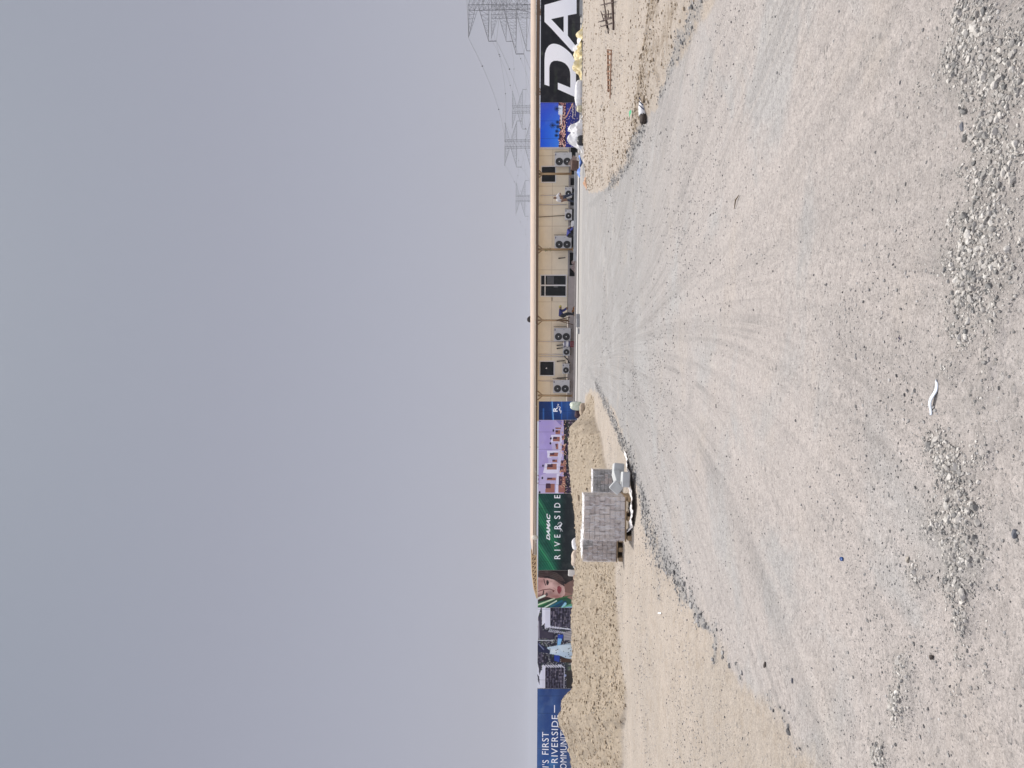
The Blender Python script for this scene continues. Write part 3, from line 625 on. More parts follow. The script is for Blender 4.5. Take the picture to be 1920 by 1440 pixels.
# lilac villas panel
a = Art(925, 787.8); cz = lambda L: [(960+p/7.385, 780+q/7.385) for p, q in L]
a.c = np.ones_like(a.c)*np.array((168, 152, 206)); a.fill((196, 176, 216), sstep(1025, 1050, a.X), .6); a.fill((186, 172, 224), np.clip(a.noise(.06, .05, 121)*3, 0, 1), .5)
a.fill((26, 20, 34), (a.X > 1057+.9*np.clip((a.Y-790)/14, 0, 9)*0+6*0).astype(float)); a.fill((70, 48, 84), ((a.X > 1060) & (a.noise(.4, .3, 122) > .05)).astype(float), .7)
a.fill((46, 64, 40), ((a.X > 1059) & (a.noise(.5, .5, 123) > .12)).astype(float), .8)
W1, W2, RO, DK = (226, 220, 240), (190, 178, 214), (160, 104, 92), (74, 48, 66)
for poly, col in ((cz([(590, 60), (610, 60), (690, 150), (690, 60)]), (140, 128, 184)), (cz([(590, 150), (590, 260), (700, 250), (720, 145)]), W2), (cz([(540, 260), (540, 365), (690, 360), (690, 265)]), W1), (cz([(545, 365), (560, 480), (690, 470), (700, 365)]), W2),
                  (cz([(485, 478), (490, 575), (690, 565), (690, 478)]), W1), (cz([(500, 575), (505, 655), (720, 640), (700, 575)]), W2), (cz([(460, 655), (430, 790), (640, 795), (640, 650)]), W1), (cz([(400, 820), (360, 1070), (620, 1070), (640, 795), (470, 795)]), W2),
                  (cz([(640, 300), (640, 800), (680, 800), (680, 300)]), (214, 206, 232)), (cz([(620, 800), (600, 1075), (650, 1075), (660, 800)]), W1)): a.poly(poly, col)
for poly in ([(600, 160), (600, 180), (680, 180), (680, 160)], [(600, 195), (600, 250), (665, 250), (670, 195)], [(570, 285), (565, 350), (660, 350), (660, 285)], [(600, 385), (610, 460), (640, 460), (640, 385)], [(525, 510), (520, 560), (635, 560), (640, 505)], [(560, 600), (560, 640), (625, 640), (625, 600)],
             [(490, 665), (480, 740), (620, 740), (620, 660)], [(690, 270), (690, 330), (720, 330), (730, 270)], [(690, 400), (690, 480), (730, 480), (740, 400)], [(680, 610), (670, 690), (740, 690), (750, 610)], [(665, 700), (660, 780), (750, 780), (750, 700)], [(650, 830), (640, 1060), (730, 1060), (740, 840)], [(470, 930), (460, 1060), (590, 1060), (590, 940)], [(490, 850), (480, 890), (610, 890), (610, 850)]):
    a.poly(cz(poly), RO); q = [((p[0]*.55+poly[0][0]*.45), (p[1]*.55+poly[0][1]*.45)) for p in poly]; a.poly(cz(q), DK)
c2 = hash2(np.floor(a.X/1.6), np.floor(a.Y/1.6), 125); a.fill((236, 190, 156), ((c2 > .86) & (a.X > 1050) & (a.X < 1062)).astype(float), .9); a.fill((200, 170, 190), ((c2 > .93) & (a.X >= 1062)).astype(float), .8)
for x, y in ((1037.5, 807), (1033, 822), (1032, 831), (1018, 873), (1017, 896), (1012, 923)): a.disc(x, y, 1.7, 2.3, (34, 30, 46))
a.poly([(1008, 787), (1016, 792), (1008, 789)], (30, 40, 90))
panel('hoarding_panel', 'lilac hoarding panel picturing a row of white villas', a)

# green riverside panel
a = Art(1069, 925.4); a.c = np.ones_like(a.c)*np.array((14, 66, 58))
dg = (a.X-1007)*1.0+(a.Y-925)*-.62; k = a.noise(.05, .03, 131)
a.fill((34, 128, 84), np.exp(-((dg+22+k*10)/13)**2), .9); a.fill((90, 190, 120), np.exp(-((dg+6+.0*k)/5)**2)*np.clip(1-(a.Y-925)/60, 0, 1), .85); a.fill((30, 118, 84), np.exp(-((dg+62)/16)**2), .8); a.fill((60, 160, 105), np.exp(-((dg+57)/4)**2)*sstep(960, 1000, a.Y), .7)
a.fill((8, 40, 38), (np.sin(dg*1.25+k*6) > .35).astype(float), .5); a.fill((18, 22, 28), sstep(1040, 1062, a.X-(a.Y-997)*-.05), .92); a.fill((20, 110, 80), np.exp(-((a.Y-1069)/8)**2)*(1-sstep(1012, 1050, a.X)), .6)
t, loc = panel('hoarding_panel', 'green leaf-patterned hoarding panel with white lettering behind the paver pallets', a, [('DAMAC', 1024.4, 1031.8, 1013, 963, dict(shear=.35, bold=.035)), *[(c_, 1039.3, 1050.6, ya_, yb_, dict(bold=.006, name='letter')) for c_, ya_, yb_ in (('R', 1048, 1040), ('I', 1032.2, 1030.8), ('V', 1024.4, 1015.4), ('E', 1007.6, 1002.4), ('R', 992, 984), ('S', 973, 966.6), ('I', 960.2, 958.8), ('D', 951.4, 943), ('E', 934, 928.4))]])
glyph(t, loc, [ribbon([(1045.5, 984), (1047.5, 980), (1051, 979), (1053.5, 982), (1051.5, 986), (1049.5, 989), (1053, 993), (1054.5, 996.5)], 1.7), ribbon([(1049, 981), (1051.5, 983.5), (1049, 988), (1051, 994), (1050.5, 997.5)], 1.1)])

# panel with a woman's face
a = Art(1139, 1069.4); cw = lambda L: [(960+p/9.6, 1060+q/9.6) for p, q in L]
a.c = np.ones_like(a.c)*np.array((34, 28, 28)); SK = (206, 168, 158)
a.poly(cw([(440, 215), (640, 230), (760, 260), (860, 330), (940, 380), (960, 450), (960, 520), (900, 580), (760, 600), (600, 560), (440, 590)]), SK); a.poly(cw([(940, 330), (1110, 260), (1120, 560), (960, 560)]), (122, 88, 78)); a.poly(cw([(960, 480), (940, 560), (1110, 640), (1110, 520)]), (150, 108, 96))
a.soft(*cw([(660, 350)])[0], 16, 7, (222, 186, 178), .8); a.soft(*cw([(520, 560)])[0], 14, 5, (110, 70, 64), .8); a.soft(*cw([(800, 560)])[0], 9, 4, (150, 96, 90), .8); a.soft(*cw([(520, 380)])[0], 8, 8, (188, 142, 136), .6)
a.poly(cw([(440, 100), (700, 90), (1000, 90), (1110, 240), (960, 340), (900, 320), (800, 250), (680, 205), (540, 215), (440, 215)]), (30, 24, 24))
for k in range(10): a.line(cw([(450, 110+k*11), (640, 100+k*9), (800+k*8, 140+k*14), (900+k*6, 210+k*9)]), .6, (78, 62, 56) if k % 3 else (130, 112, 104))
a.line(cw([(575, 245), (585, 300), (605, 355)]), 1.6, (44, 28, 28)); a.disc(*cw([(640, 310)])[0], 2.6, 4.6, (70, 56, 54)); a.disc(*cw([(640, 312)])[0], 1.2, 2.0, (24, 22, 26)); a.line(cw([(625, 265), (632, 300), (640, 350)]), .8, (30, 22, 24))
a.line(cw([(470, 470), (560, 440), (680, 425), (760, 455)]), 1.5, (96, 56, 52)); a.line(cw([(570, 460), (560, 520), (530, 560)]), 2.2, (40, 26, 26)); a.disc(*cw([(625, 520)])[0], 2.4, 3.4, (74, 66, 66)); a.soft(*cw([(690, 490)])[0], 4, 3, (176, 150, 144), .9)
a.poly(cw([(820, 380), (850, 365), (890, 400), (895, 450), (860, 515), (830, 500), (810, 440)]), (150, 66, 74)); a.line(cw([(830, 380), (850, 440), (840, 505)]), .8, (96, 36, 44)); a.disc(*cw([(745, 465)])[0], 1.6, 1.5, (110, 60, 56)); a.line(cw([(740, 400), (790, 430), (780, 470)]), .8, (180, 130, 124))
a.line(cw([(440, 610), (590, 545)]), 4, (232, 238, 224)); a.poly(cw([(440, 660), (760, 600), (960, 560), (1110, 640), (1110, 780), (440, 780)]), (30, 78, 52))
for k, (p0, p1, w, c) in enumerate((((440, 720), (760, 600), 3, (206, 226, 190)), ((560, 775), (800, 640), 2.6, (220, 240, 220)), ((450, 745), (620, 680), 2, (40, 120, 60)), ((700, 740), (900, 640), 4, (30, 90, 120)), ((760, 770), (960, 660), 5, (24, 60, 96)), ((900, 770), (960, 690), 5, (150, 210, 230)), ((940, 770), (1110, 700), 6, (96, 170, 130)), ((980, 770), (1110, 755), 5, (150, 204, 240)), ((800, 610), (1000, 560), 2, (60, 110, 60)), ((960, 560), (1110, 540), 1.4, (60, 90, 50)))): a.line(cw([p0, p1]), w, c)
a.fill((60, 34, 34), np.clip(a.noise(.10, .10, 161, 4)*2.2, 0, 1)*.5*(a.X < 1060), .6); a.soft(1014, 1090, 9, 9, (150, 104, 100), .45); a.soft(1048, 1092, 7, 9, (96, 64, 58), .5); a.soft(1033, 1112, 9, 7, (120, 80, 76), .5)
panel('hoarding_panel', 'hoarding panel with a dark-haired woman\'s face beside green leaves', a)

# aerial picture of towers and a lagoon
a = Art(1291, 1139.4); ca = lambda L: [(960+p/9.6, 1180+q/9.6) for p, q in L]
a.c = np.ones_like(a.c)*np.array((34, 32, 48)); n = a.noise(.25, .2, 141, 4); a.fill((70, 84, 62), np.clip(n*4, 0, 1), .8); cell = hash2(np.floor(a.X/1.7), np.floor(a.Y/1.7), 142); a.fill((170, 168, 170), (cell > .84).astype(float), .8); a.fill((24, 30, 60), (cell < .15).astype(float), .8)
def tower(roof, face, nu_, nv_, c0=(40, 36, 52), c1=(120, 116, 140)):
    f = np.array(ca(face)); a.poly(ca(face), c0)
    for i in range(1, nu_):
        q = i/nu_; a.line([tuple(f[0]*(1-q)+f[1]*q), tuple(f[3]*(1-q)+f[2]*q)], .9, c1)
    for i in range(nv_+1):
        q = i/nv_; a.line([tuple(f[0]*(1-q)+f[3]*q), tuple(f[1]*(1-q)+f[2]*q)], .6, (86, 82, 104))
    P0 = np.array(ca(face)); inb = ((a.X > P0[:, 0].min()+.5) & (a.X < P0[:, 0].max()-.5) & (a.Y > P0[:, 1].min()+.5) & (a.Y < P0[:, 1].max()-.5))
    hh_ = hash2(np.floor(a.X/2.6), np.floor(a.Y/3.4), 144); a.fill((20, 17, 26), (inb & (hh_ < .35)).astype(float), .6); a.fill((150, 140, 150), (inb & (hh_ > .86)).astype(float), .55); a.fill((96, 92, 112), (inb & (hh_ > .6) & (hh_ < .75)).astype(float), .5)
    if roof: a.poly(ca(roof), (214, 214, 228))
tower([(590, -380), (590, -10), (690, -60), (690, -380)], [(690, -390), (1100, -390), (1070, -40), (690, -60)], 8, 7)
a.poly(ca([(540, -390), (540, -70), (600, -120), (600, -390)]), (226, 226, 238)); a.poly(ca([(450, -390), (520, -390), (470, -220), (470, 190), (450, 190)]), (222, 224, 236)); a.poly(ca([(470, -200), (530, -290), (530, -40), (560, 0), (470, 170)]), (66, 60, 76)); a.line(ca([(480, -150), (485, 160)]), 1.2, (220, 220, 232))
a.poly(ca([(500, 10), (740, 60), (740, 170), (500, 150)]), (60, 54, 70)); a.line(ca([(450, 195), (740, 200)]), 1.4, (226, 228, 238))
for k in range(9): a.line(ca([(640+k*45, -30+k*2), (700+k*45, -60+k*8)]), 2.0, (232, 232, 244)); a.line(ca([(660+k*32, 40+k*4), (690+k*32, 0+k*6)]), 1.5, (214, 214, 228))
a.poly(ca([(830, 90), (930, 100), (900, 190), (870, 250), (810, 240)]), (36, 70, 170)); a.poly(ca([(830, 160), (900, 170), (860, 320), (810, 320)]), (128, 186, 232))
a.poly(ca([(930, 60), (1100, 10), (1110, 200), (930, 190)]), (176, 172, 174))
for k in range(5): a.line(ca([(940, 70+k*26), (1100, 30+k*34)]), .9, (70, 68, 74))
a.poly(ca([(640, 320), (860, 280), (1100, 240), (1100, 530), (980, 520), (860, 470), (690, 440), (600, 380)]), (186, 206, 222)); a.poly(ca([(820, 300), (1100, 270), (1100, 420), (900, 400)]), (206, 222, 230)); a.soft(*ca([(760, 390)])[0], 10, 5, (226, 232, 236), .8)
for k in range(16): a.disc(*ca([(680+hash2(np.array([k]), np.array([1]), 143)[0]*400, 310+hash2(np.array([k]), np.array([2]), 143)[0]*180)])[0], .9, 1.0, (60, 70, 74))
a.poly(ca([(460, 230), (560, 290), (690, 380), (680, 430), (560, 420), (450, 400)]), (34, 38, 66)); a.line(ca([(480, 260), (570, 360)]), 2, (120, 124, 160)); a.poly(ca([(760, 460), (860, 470), (850, 590), (760, 560)]), (34, 58, 150)); a.poly(ca([(880, 510), (1100, 540), (1090, 600), (880, 590)]), (62, 40, 30))
tower(None, [(450, 430), (560, 430), (620, 610), (470, 600)], 5, 5); tower([(540, 640), (540, 1060), (600, 1060), (600, 680)], [(600, 690), (930, 690), (930, 1050), (600, 1060)], 7, 7)
a.poly(ca([(450, 560), (480, 700), (540, 740), (540, 1060), (450, 1060)]), (218, 220, 232)); a.poly(ca([(455, 800), (490, 850), (500, 1000), (470, 930)]), (60, 58, 70)); a.poly(ca([(480, 640), (530, 650), (530, 720), (490, 830)]), (56, 52, 66))
for k in range(8): a.line(ca([(560+k*45, 640), (610+k*45, 680)]), 1.9, (236, 236, 246))
a.line(ca([(840, 630), (945, 690), (935, 1050)]), 1.3, (206, 206, 222)); a.poly(ca([(980, 740), (1095, 740), (1095, 1060), (980, 1060)]), (32, 28, 28)); a.soft(*ca([(1040, 690)])[0], 5, 4, (86, 110, 70), .8); a.disc(*ca([(960, 830)])[0], 2, 2, (150, 160, 200))
panel('hoarding_panel', 'hoarding panel with an aerial picture of grey towers round a pale lagoon', a)

# navy text panel
a = Art(1486, 1291.4); g = np.clip((a.Y-1291)/150, 0, 1); a.c = (1-g)[..., None]*np.array((40, 66, 122))+g[..., None]*np.array((44, 78, 138))
a.fill((34, 54, 104), sstep(1030, 1062, a.X), .65); a.fill((72, 110, 160), np.exp(-((a.X-1008)/10)**2), .4); a.fill((84, 120, 170), np.clip(a.noise(.05, .03, 151)*3, 0, 1), .35); a.soft(1036, 1432, 8, 12, (70, 130, 180), .7)
panel('hoarding_panel', 'navy hoarding panel with three lines of white text behind the berm', a,
      [("DUBAI'S", 1016.2, 1029, 1484, 1425, dict(spacing=1.08)), ('FIRST', 1016.2, 1029, 1414.5, 1372.5, dict(spacing=1.08)), ('RIVERSIDE', 1033.6, 1046.6, 1430, 1341, dict(spacing=1.12)), ('COMMUNITY', 1050, 1063, 1452, 1363.5, dict(spacing=1.08)), ('_', 1039, 1040.6, 1336, 1322, {}), ('_', 1038, 1039.6, 1450, 1434.5, {})])
# concrete base blocks the panels stand on
CONC = mat('grey_concrete', (.40, .395, .385), .85, .12, 5, .25, 60)
CONCL = mat('pale_concrete', (.50, .48, .455), .85, .1, 4, .2, 60)
for k, (ya, yb) in enumerate(((1481, 1411), (1408, 1340), (1337, 1240), (1236, 1202), (1199, 1130), (30, -50), (-55, -130))):
    p, q = hpt(vbot(ya), ya), hpt(vbot(yb), yb); L = (q-p).length; c = (p+q)/2; b = MB(); b.box((0, 0, .03), (L, .5, .27), bev=.02)
    lb = ('long grey concrete footing under the navy panel', 'concrete footing where the berm meets the navy panel', 'concrete footing under the towers panel, near the navy panel', 'short concrete footing under the middle of the towers panel', 'concrete footing under the towers panel, nearest the woman\'s face', 'concrete footing under the black panel at the frame edge', 'concrete footing under the black panel, far outside the frame')[k]
    tag(b.build('concrete_footing', CONC, loc=(c.x, c.y+.02, 0), rot=(0, 0, HA)), lb, 'footing', 'concrete footings under the hoarding')

# ------------------------------------------------------------------ site cabin
CY, CS = 62.0, -0.1; CA = math.atan(CS); CO = Vector((0, CY, 0))
CINV = (Matrix.Translation(CO) @ Matrix.Rotation(CA, 4, 'Z')).inverted()
def cpt(x, y, off=0.0):
    """photo pixel on the cabin's front plane moved 'off' metres towards the viewer -> cabin coordinates"""
    k = math.hypot(1, CS); q = CINV @ on_plane(x, y, CY-off*k, CS); return q
def cw_(p): return (Matrix.Translation(CO) @ Matrix.Rotation(CA, 4, 'Z')) @ Vector(p)
CREAM = mat('cream_cladding', (.92, .83, .64), .55, .055, 1.1)
CREAM2 = mat('cream_trim', (.80, .72, .58), .55, .04)
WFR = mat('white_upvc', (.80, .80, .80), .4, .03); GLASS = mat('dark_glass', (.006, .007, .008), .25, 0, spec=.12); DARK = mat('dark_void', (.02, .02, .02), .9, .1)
PLINTH = mat('plinth_render', (.50, .45, .42), .85, .1, 3); BROWNS = mat('brown_shadow_gap', (.10, .085, .08), .9, .1)
t = thing('site_cabin', 'long cream site office cabin under the beige canopy', 'cabin', CO, CA)
x0 = cpt(1040, 790).x; x1 = cpt(1040, 240).x; zt = 3.02; zb = cpt(1064, 560).z
b = MB(); b.box(((x0+x1)/2, 2.9, (zt+zb)/2), (x1-x0, 5.8, zt-zb)); b.build('wall', CREAM, t)
b = MB(); b.box(((x0+x1)/2, 2.9, zt+.05), (x1-x0+.2, 6.1, .1)); b.build('roof', CREAM2, t)
sm = MB()
for y in (292, 349, 384.5, 424, 470, 506, 566, 600, 641, 668, 714):
    p = cpt(1040, y); sm.box((p.x, -.006, (zt+zb)/2), (.03, .012, zt-zb-.02))
p = cpt(1034.5, 520); sm.box(((x0+x1)/2, -.004, p.z), (x1-x0-.1, .008, .025)); sm.build('panel_seam', mat('seam', (.60, .50, .34), .6, .05), t)
b = MB(); p = cpt(1040, 277.5); b.box((p.x, -.03, (zt+zb)/2), (.22, .06, zt-zb)); b.build('corner_trim', mat('pale_trim', (.76, .72, .70), .5, .04), t)
b = MB(); xa, xb = cpt(1066, 760).x, cpt(1066, 518).x; b.box(((xa+xb)/2, .05, zb/2-.02), (xb-xa, .12, zb-.05)); b.build('plinth', PLINTH, t)
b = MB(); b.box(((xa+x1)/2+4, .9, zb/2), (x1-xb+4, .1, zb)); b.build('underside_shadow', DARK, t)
for y in (300, 330, 350, 388, 420, 470, 500): p = cpt(1070, y); q = MB(); q.box((p.x, .25, zb/2), (.25, .3, zb), bev=.01); q.build('support_block', CONC, t)
b = MB(); b.box(((xb+x1)/2, .1, zb-.07), (x1-xb, .14, .14)); b.build('base_frame', mat('base_frame', (.42, .38, .37), .6, .1), t)
def window(ya, yb, va, vb, name='window', mull=True):
    p, q = cpt(va, ya), cpt(vb, yb); w = q.x-p.x; h = p.z-q.z; cx_, cz_ = (p.x+q.x)/2, (p.z+q.z)/2
    f = MB(); fw = .075
    for sx in (-1, 1): f.box((cx_+sx*(w/2-fw/2), -.03, cz_), (fw, .09, h))
    for sz_ in (-1, 1): f.box((cx_, -.03, cz_+sz_*(h/2-fw/2)), (w-2*fw, .09, fw))
    o = f.build(name, WFR, t); g = MB(); g.box((cx_, -.012, cz_), (w-2*fw, .02, h-2*fw)); g.build('pane', GLASS, o)
    return o, cx_, cz_, w, h
o, cx_, cz_, w, h = window(343, 311, 1014, 1043); q = MB(); q.box((cx_, -.035, cz_), (.05, .03, h-.16)); q.build('mullion', WFR, o)
o, cx_, cz_, w, h = window(705, 676.5, 1011, 1040); q = MB(); q.add([(cx_-.02, -.024, cz_+.12), (cx_+.10, -.024, cz_+.02), (cx_-.03, -.024, cz_-.02)], [(0, 1, 2)]); q.build('sticker', WFR, o)
# double glazed entrance: sliding leaf at the right, open leaf at the left
p, q_ = cpt(1012.5, 556.5), cpt(1062.5, 515); w = q_.x-p.x; h = p.z-q_.z; cx_, cz_ = (p.x+q_.x)/2, (p.z+q_.z)/2
f = MB()
for sx in (-1, 1): f.box((cx_+sx*(w/2-.04), -.03, cz_), (.08, .1, h))
f.box((cx_, -.03, cz_+h/2-.04), (w-.16, .1, .08)); f.box((cx_, -.03, cz_-h/2+.03), (w-.16, .1, .06)); xm = cpt(1040, 535).x; zm = cpt(1022, 535).z
f.box((xm, -.04, cz_), (.10, .08, h-.14)); f.box((cx_, -.036, zm), (w-.16, .07, .07)); d = f.build('entrance_door', WFR, t)
g = MB(); g.box((cx_, -.008, cz_), (w-.16, .016, h-.14)); g.build('pane', GLASS, d)
g = MB(); xr = (xm+q_.x)/2; g.box((xr, -.020, cpt(1032, 530).z), (.62, .006, .55)); g.build('door_reflection', mat('reflection_grey', (.10, .105, .115), .5, .1), d)  # grey reflection in the right leaf, put on as a flat coloured plate
g = MB(); g.tube([(xm-.12, -.12, cz_-.05), (xm-.12, -.12, cz_-.35)], .02, 6); g.box((xm-.12, -.07, cz_-.05), (.03, .1, .03)); g.box((xm-.12, -.07, cz_-.35), (.03, .1, .03)); g.build('handle', STEEL, d)
PIPE = mat('white_conduit', (.72, .68, .66), .5, .03); CABLE = mat('black_cable', (.03, .028, .025), .6, .1)
for y, va, vb in ((366.5, 1014, 1048), (383.8, 1011, 1062), (640, 1010, 1056), (664, 1010, 1057), (668.5, 1013, 1057), (714, 1010, 1040)):
    p, q_ = cpt(va, y), cpt(vb, y); g = MB(); g.tube([(p.x, -.05, p.z), (p.x, -.05, q_.z)], .035, 8); g.build('conduit', PIPE, t, True)
p, q_ = cpt(1010, 407), cpt(1062, 404); g = MB(); g.tube([(p.x, -.05, p.z), (q_.x, -.05, q_.z)], .028, 6); g.build('cable', mat('brown_cable', (.16, .11, .06), .6, .1), t, True)
# lamp bracket beside the door
p = cpt(1035, 561); g = MB(); g.box((p.x, -.06, p.z), (.28, .1, .06), bev=.015); g.build('wall_lamp', mat('brown_lamp', (.22, .17, .10), .5, .1), t)

# ------------------------------------------------------------------ air conditioners
ACW = mat('ac_casing', (.62, .61, .60), .45, .06, 4)
_t = ACW.node_tree; _b = _t.nodes['Principled BSDF']; _oi = _t.nodes.new('ShaderNodeObjectInfo'); _r = _t.nodes.new('ShaderNodeMapRange'); _r.inputs['To Min'].default_value = .80; _r.inputs['To Max'].default_value = 1.08
_t.links.new(_oi.outputs['Random'], _r.inputs['Value']); _m = _t.nodes.new('ShaderNodeVectorMath'); _m.operation = 'SCALE'; _t.links.new(_b.inputs['Base Color'].links[0].from_socket, _m.inputs[0]); _t.links.new(_r.outputs[0], _m.inputs['Scale']); _t.links.new(_m.outputs[0], _b.inputs['Base Color'])
GRL = mat('ac_grille', (.018, .018, .018), .5, .1); HUBM = mat('ac_hub', (.85, .85, .85), .4, .0); ACB = mat('ac_badge', (.06, .05, .10), .5, 0)
def ac(double, label, loc, scale=None):
    w, h, dp = (1.05, 1.32, .38) if double else (.80, .56, .30)
    t = thing('air_conditioner', label, 'air conditioner', loc, CA, 'outdoor air conditioning units along the cabin')
    b = MB(); b.box((0, 0, h/2+.06), (w, dp, h), bev=.02); b.build('casing', ACW, t)
    for k in range(2 if double else 1):
        r = .285 if double else .225; fx = -w/2+.36 if double else -w/2+.30; fz = .06+(h*(.27+.46*k) if double else h/2)
        g = MB(); g.lathe([(r, 0), (r, -.03), (r-.04, -.035), (r-.045, -.012), (.0, -.010)], (fx, -dp/2-.001, fz), 'y', 28)
        o = g.build('fan_grille', GRL, t)
        g = MB()
        for m_ in range(4):
            rr_ = r*(.3+.18*m_); g.tube([(fx+rr_*math.cos(a_), -dp/2-.022, fz+rr_*math.sin(a_)) for a_ in np.linspace(0, 2*math.pi, 25)], .003, 4, False)
        for m_ in range(10):
            a_ = m_*math.pi/5; g.tube([(fx+.05*math.cos(a_), -dp/2-.022, fz+.05*math.sin(a_)), (fx+(r-.04)*math.cos(a_), -dp/2-.022, fz+(r-.04)*math.sin(a_))], .003, 4, False)
        g.build('guard_wire', mat('guard_dark', (.12, .12, .12), .5, .1), o)
        g = MB(); g.lathe([(.042, 0), (.042, -.03), (.025, -.04), (0, -.041)], (fx, -dp/2-.012, fz), 'y', 14); g.build('hub', HUBM, o)
    g = MB(); g.box((w/2-.16 if double else w/2-.12, -dp/2-.004, h-.02), (.14, .008, .07) if double else (.12, .008, .06)); g.build('badge', ACB, t)
    g = MB(); g.box((w/2-.13, -dp/2-.003, h*.45), (.02, .006, .10)); g.build('panel_line', ACB, t)
    for sx in (-1, 1): g = MB(); g.box((sx*w*.36, 0, .03), (.07, dp+.06, .06)); g.build('foot', DARK, t)
    g = MB(); xs = w/2+.05
    g.tube([(xs-.06, .05, .35), (xs+.03, .06, .40), (xs+.05, .08, h*.7), (xs+.04, .14, h+.1 if double else h+.05)], .022, 6); g.build('refrigerant_pipe', CABLE, t, True)
    return t
def acpos(y, vb, off): q = cpt(vb, y, off); p = cw_((q.x, -off, 0)); return Vector((p.x, p.y, q.z))
A0 = ac(True, 'tall two-fan air conditioner by the blue town panel', acpos(299.5, 1073.5, .6))
dup(A0, acpos(455, 1073, .6), CA+.05, 'tall two-fan air conditioner partly hidden by the crouching worker')
dup(A0, acpos(627, 1071.5, .6), CA-.04, 'tall two-fan air conditioner next to the blue water drum')
dup(A0, acpos(724.5, 1069.5, .6), CA, 'tall two-fan air conditioner beside the leftmost canopy post')
B0 = ac(False, 'small single-fan air conditioner behind the walking worker\'s legs', acpos(361, 1074, .5))
dup(B0, acpos(403, 1074, .5), CA+.10, 'small single-fan air conditioner between the walking and the crouching worker')
dup(B0, acpos(657.5, 1070, .5), CA, 'small single-fan air conditioner just left of the blue water drum')
dup(B0, acpos(691, 1069, .5), CA-.08, 'small single-fan air conditioner below the square cabin window')
# copper drop pipes on the wall above the units
for y, va, vb, lb in ((648, 1044, 1056, 'short dark pipe tail on the cabin wall above the water drum'), (653.5, 1044, 1057, 'dark pipe tail above the air conditioner left of the water drum'), (677.5, 1044, 1059, 'dark pipe tail on the wall under the square window'), (709, 1044, 1064, 'dark pipe tail right of the leftmost tall air conditioner'), (484.5, 1047, 1060, 'short dark pipe tail on the wall between door and canopy post')):
    p, q_ = cpt(va, y, .05), cpt(vb, y-1.5, .05); g = MB(); P0, P1 = cw_((p.x, -.07, p.z)), cw_((q_.x, -.07, q_.z)); g.tube([P0, (P0+P1)/2+Vector((0, -.03, 0)), P1], [.05, .035, .03], 7)
    tag(g.build('pipe_tail', CABLE, smooth=True), lb, 'pipe', 'dark pipe tails on the cabin wall')
# drooping cable between two units
p, q_ = cpt(1059, 669, .4), cpt(1068, 681, .4); P0, P1 = cw_((p.x, -.4, p.z)), cw_((q_.x, -.4, q_.z)); g = MB(); g.tube([P0+Vector((.2, 0, -.0)), P0, P0*.6+P1*.4+Vector((0, 0, -.06)), P1+Vector((0, 0, .03)), P1+Vector((.1, 0, -.02))], .05, 7)
tag(g.build('drain_hose', CABLE, smooth=True), 'thick black hose sagging between two small air conditioners', 'hose')

# ------------------------------------------------------------------ kerb and paved strip in front of the cabin
def cground(x, y, off): q = cpt(x, y, off); return cw_((q.x, -off, q.z))
t0 = thing('concrete_kerb', 'long low ribbed grey concrete kerb in front of the cabin void', 'kerb', (0, 0, 0))
p, q_ = on_plane(1072.5, 490, 57.6, -.1), on_plane(1080.3, 318, 57.6, -.1); L = q_.x-p.x; zt_, zb_ = p.z, -.05
b = MB(); n_ = 3
for k in range(3): b.box((0, .06*k, .04+k*.11-.02), (L, .34-.06*k, .10), bev=.015)
o = b.build('kerb_courses', mat('kerb_grey', (.34, .345, .355), .8, .12, 3, .3, 50), t0); o.location = ((p.x+q_.x)/2, (p.y+q_.y)/2, 0); o.rotation_euler = (0, 0, CA)
p, q_ = on_plane(1072, 775, 58.5, -.1), on_plane(1072, 490, 58.5, -.1)
b = MB(); L = (q_-p).length; b.box((0, .1, .085), (L, .5, .13), bev=.012); b.box((0, 2.6, .02), (L, 4.5, .10))
o = b.build('entrance_step', mat('step_conc', (.30, .275, .26), .85, .12, 3), loc=((p.x+q_.x)/2, (p.y+q_.y)/2, 0), rot=(0, 0, CA)); tag(o, 'long low concrete step running below the cabin door and air conditioners', 'step')
# paved pale strip (a sheet over the yard)
b = MB(); pA, pB = on_plane(1078, 800, 56.9, -.1), on_plane(1081, 285, 56.9, -.1); P_ = []
for j in range(5): P_.append([(pA.x+(pB.x-pA.x)*i/30, pA.y+(pB.y-pA.y)*i/30-2.6+.75*j, .06-.004*abs(4-j)) for i in range(31)])
b.sheet(P_); tag(b.build('pavement', mat('pavement_pale', (.40, .385, .37), .9, .08, 1.5)), 'pale concrete pavement strip between road and cabin', 'pavement', kind='structure')

# ------------------------------------------------------------------ shade canopy
KY, KS = 60.0, -0.08; KA = math.atan(KS); KM = Matrix.Translation(Vector((0, KY, 0))) @ Matrix.Rotation(KA, 4, 'Z'); KI = KM.inverted()
def kpt(x, y, off=0.0): return KI @ on_plane(x, y, KY-off*math.hypot(1, KS), KS)
FAB = mat('beige_canopy_fabric', (.78, .68, .60), .8, .05, .6, .2, 8)
def _tr(m, k):
    t = m.node_tree; b_ = t.nodes['Principled BSDF']; tr = t.nodes.new('ShaderNodeBsdfTranslucent'); tr.inputs[0].default_value = (.80, .66, .50, 1); mx = t.nodes.new('ShaderNodeMixShader'); mx.inputs[0].default_value = k
    o_ = t.nodes['Material Output']; t.links.new(b_.outputs[0], mx.inputs[1]); t.links.new(tr.outputs[0], mx.inputs[2]); t.links.new(mx.outputs[0], o_.inputs['Surface'])
_tr(FAB, .55)
TAN = mat('tan_painted_steel', (.36, .235, .115), .5, .1, 3); BRN = mat('brown_painted_steel', (.12, .066, .034), .5, .1, 3)
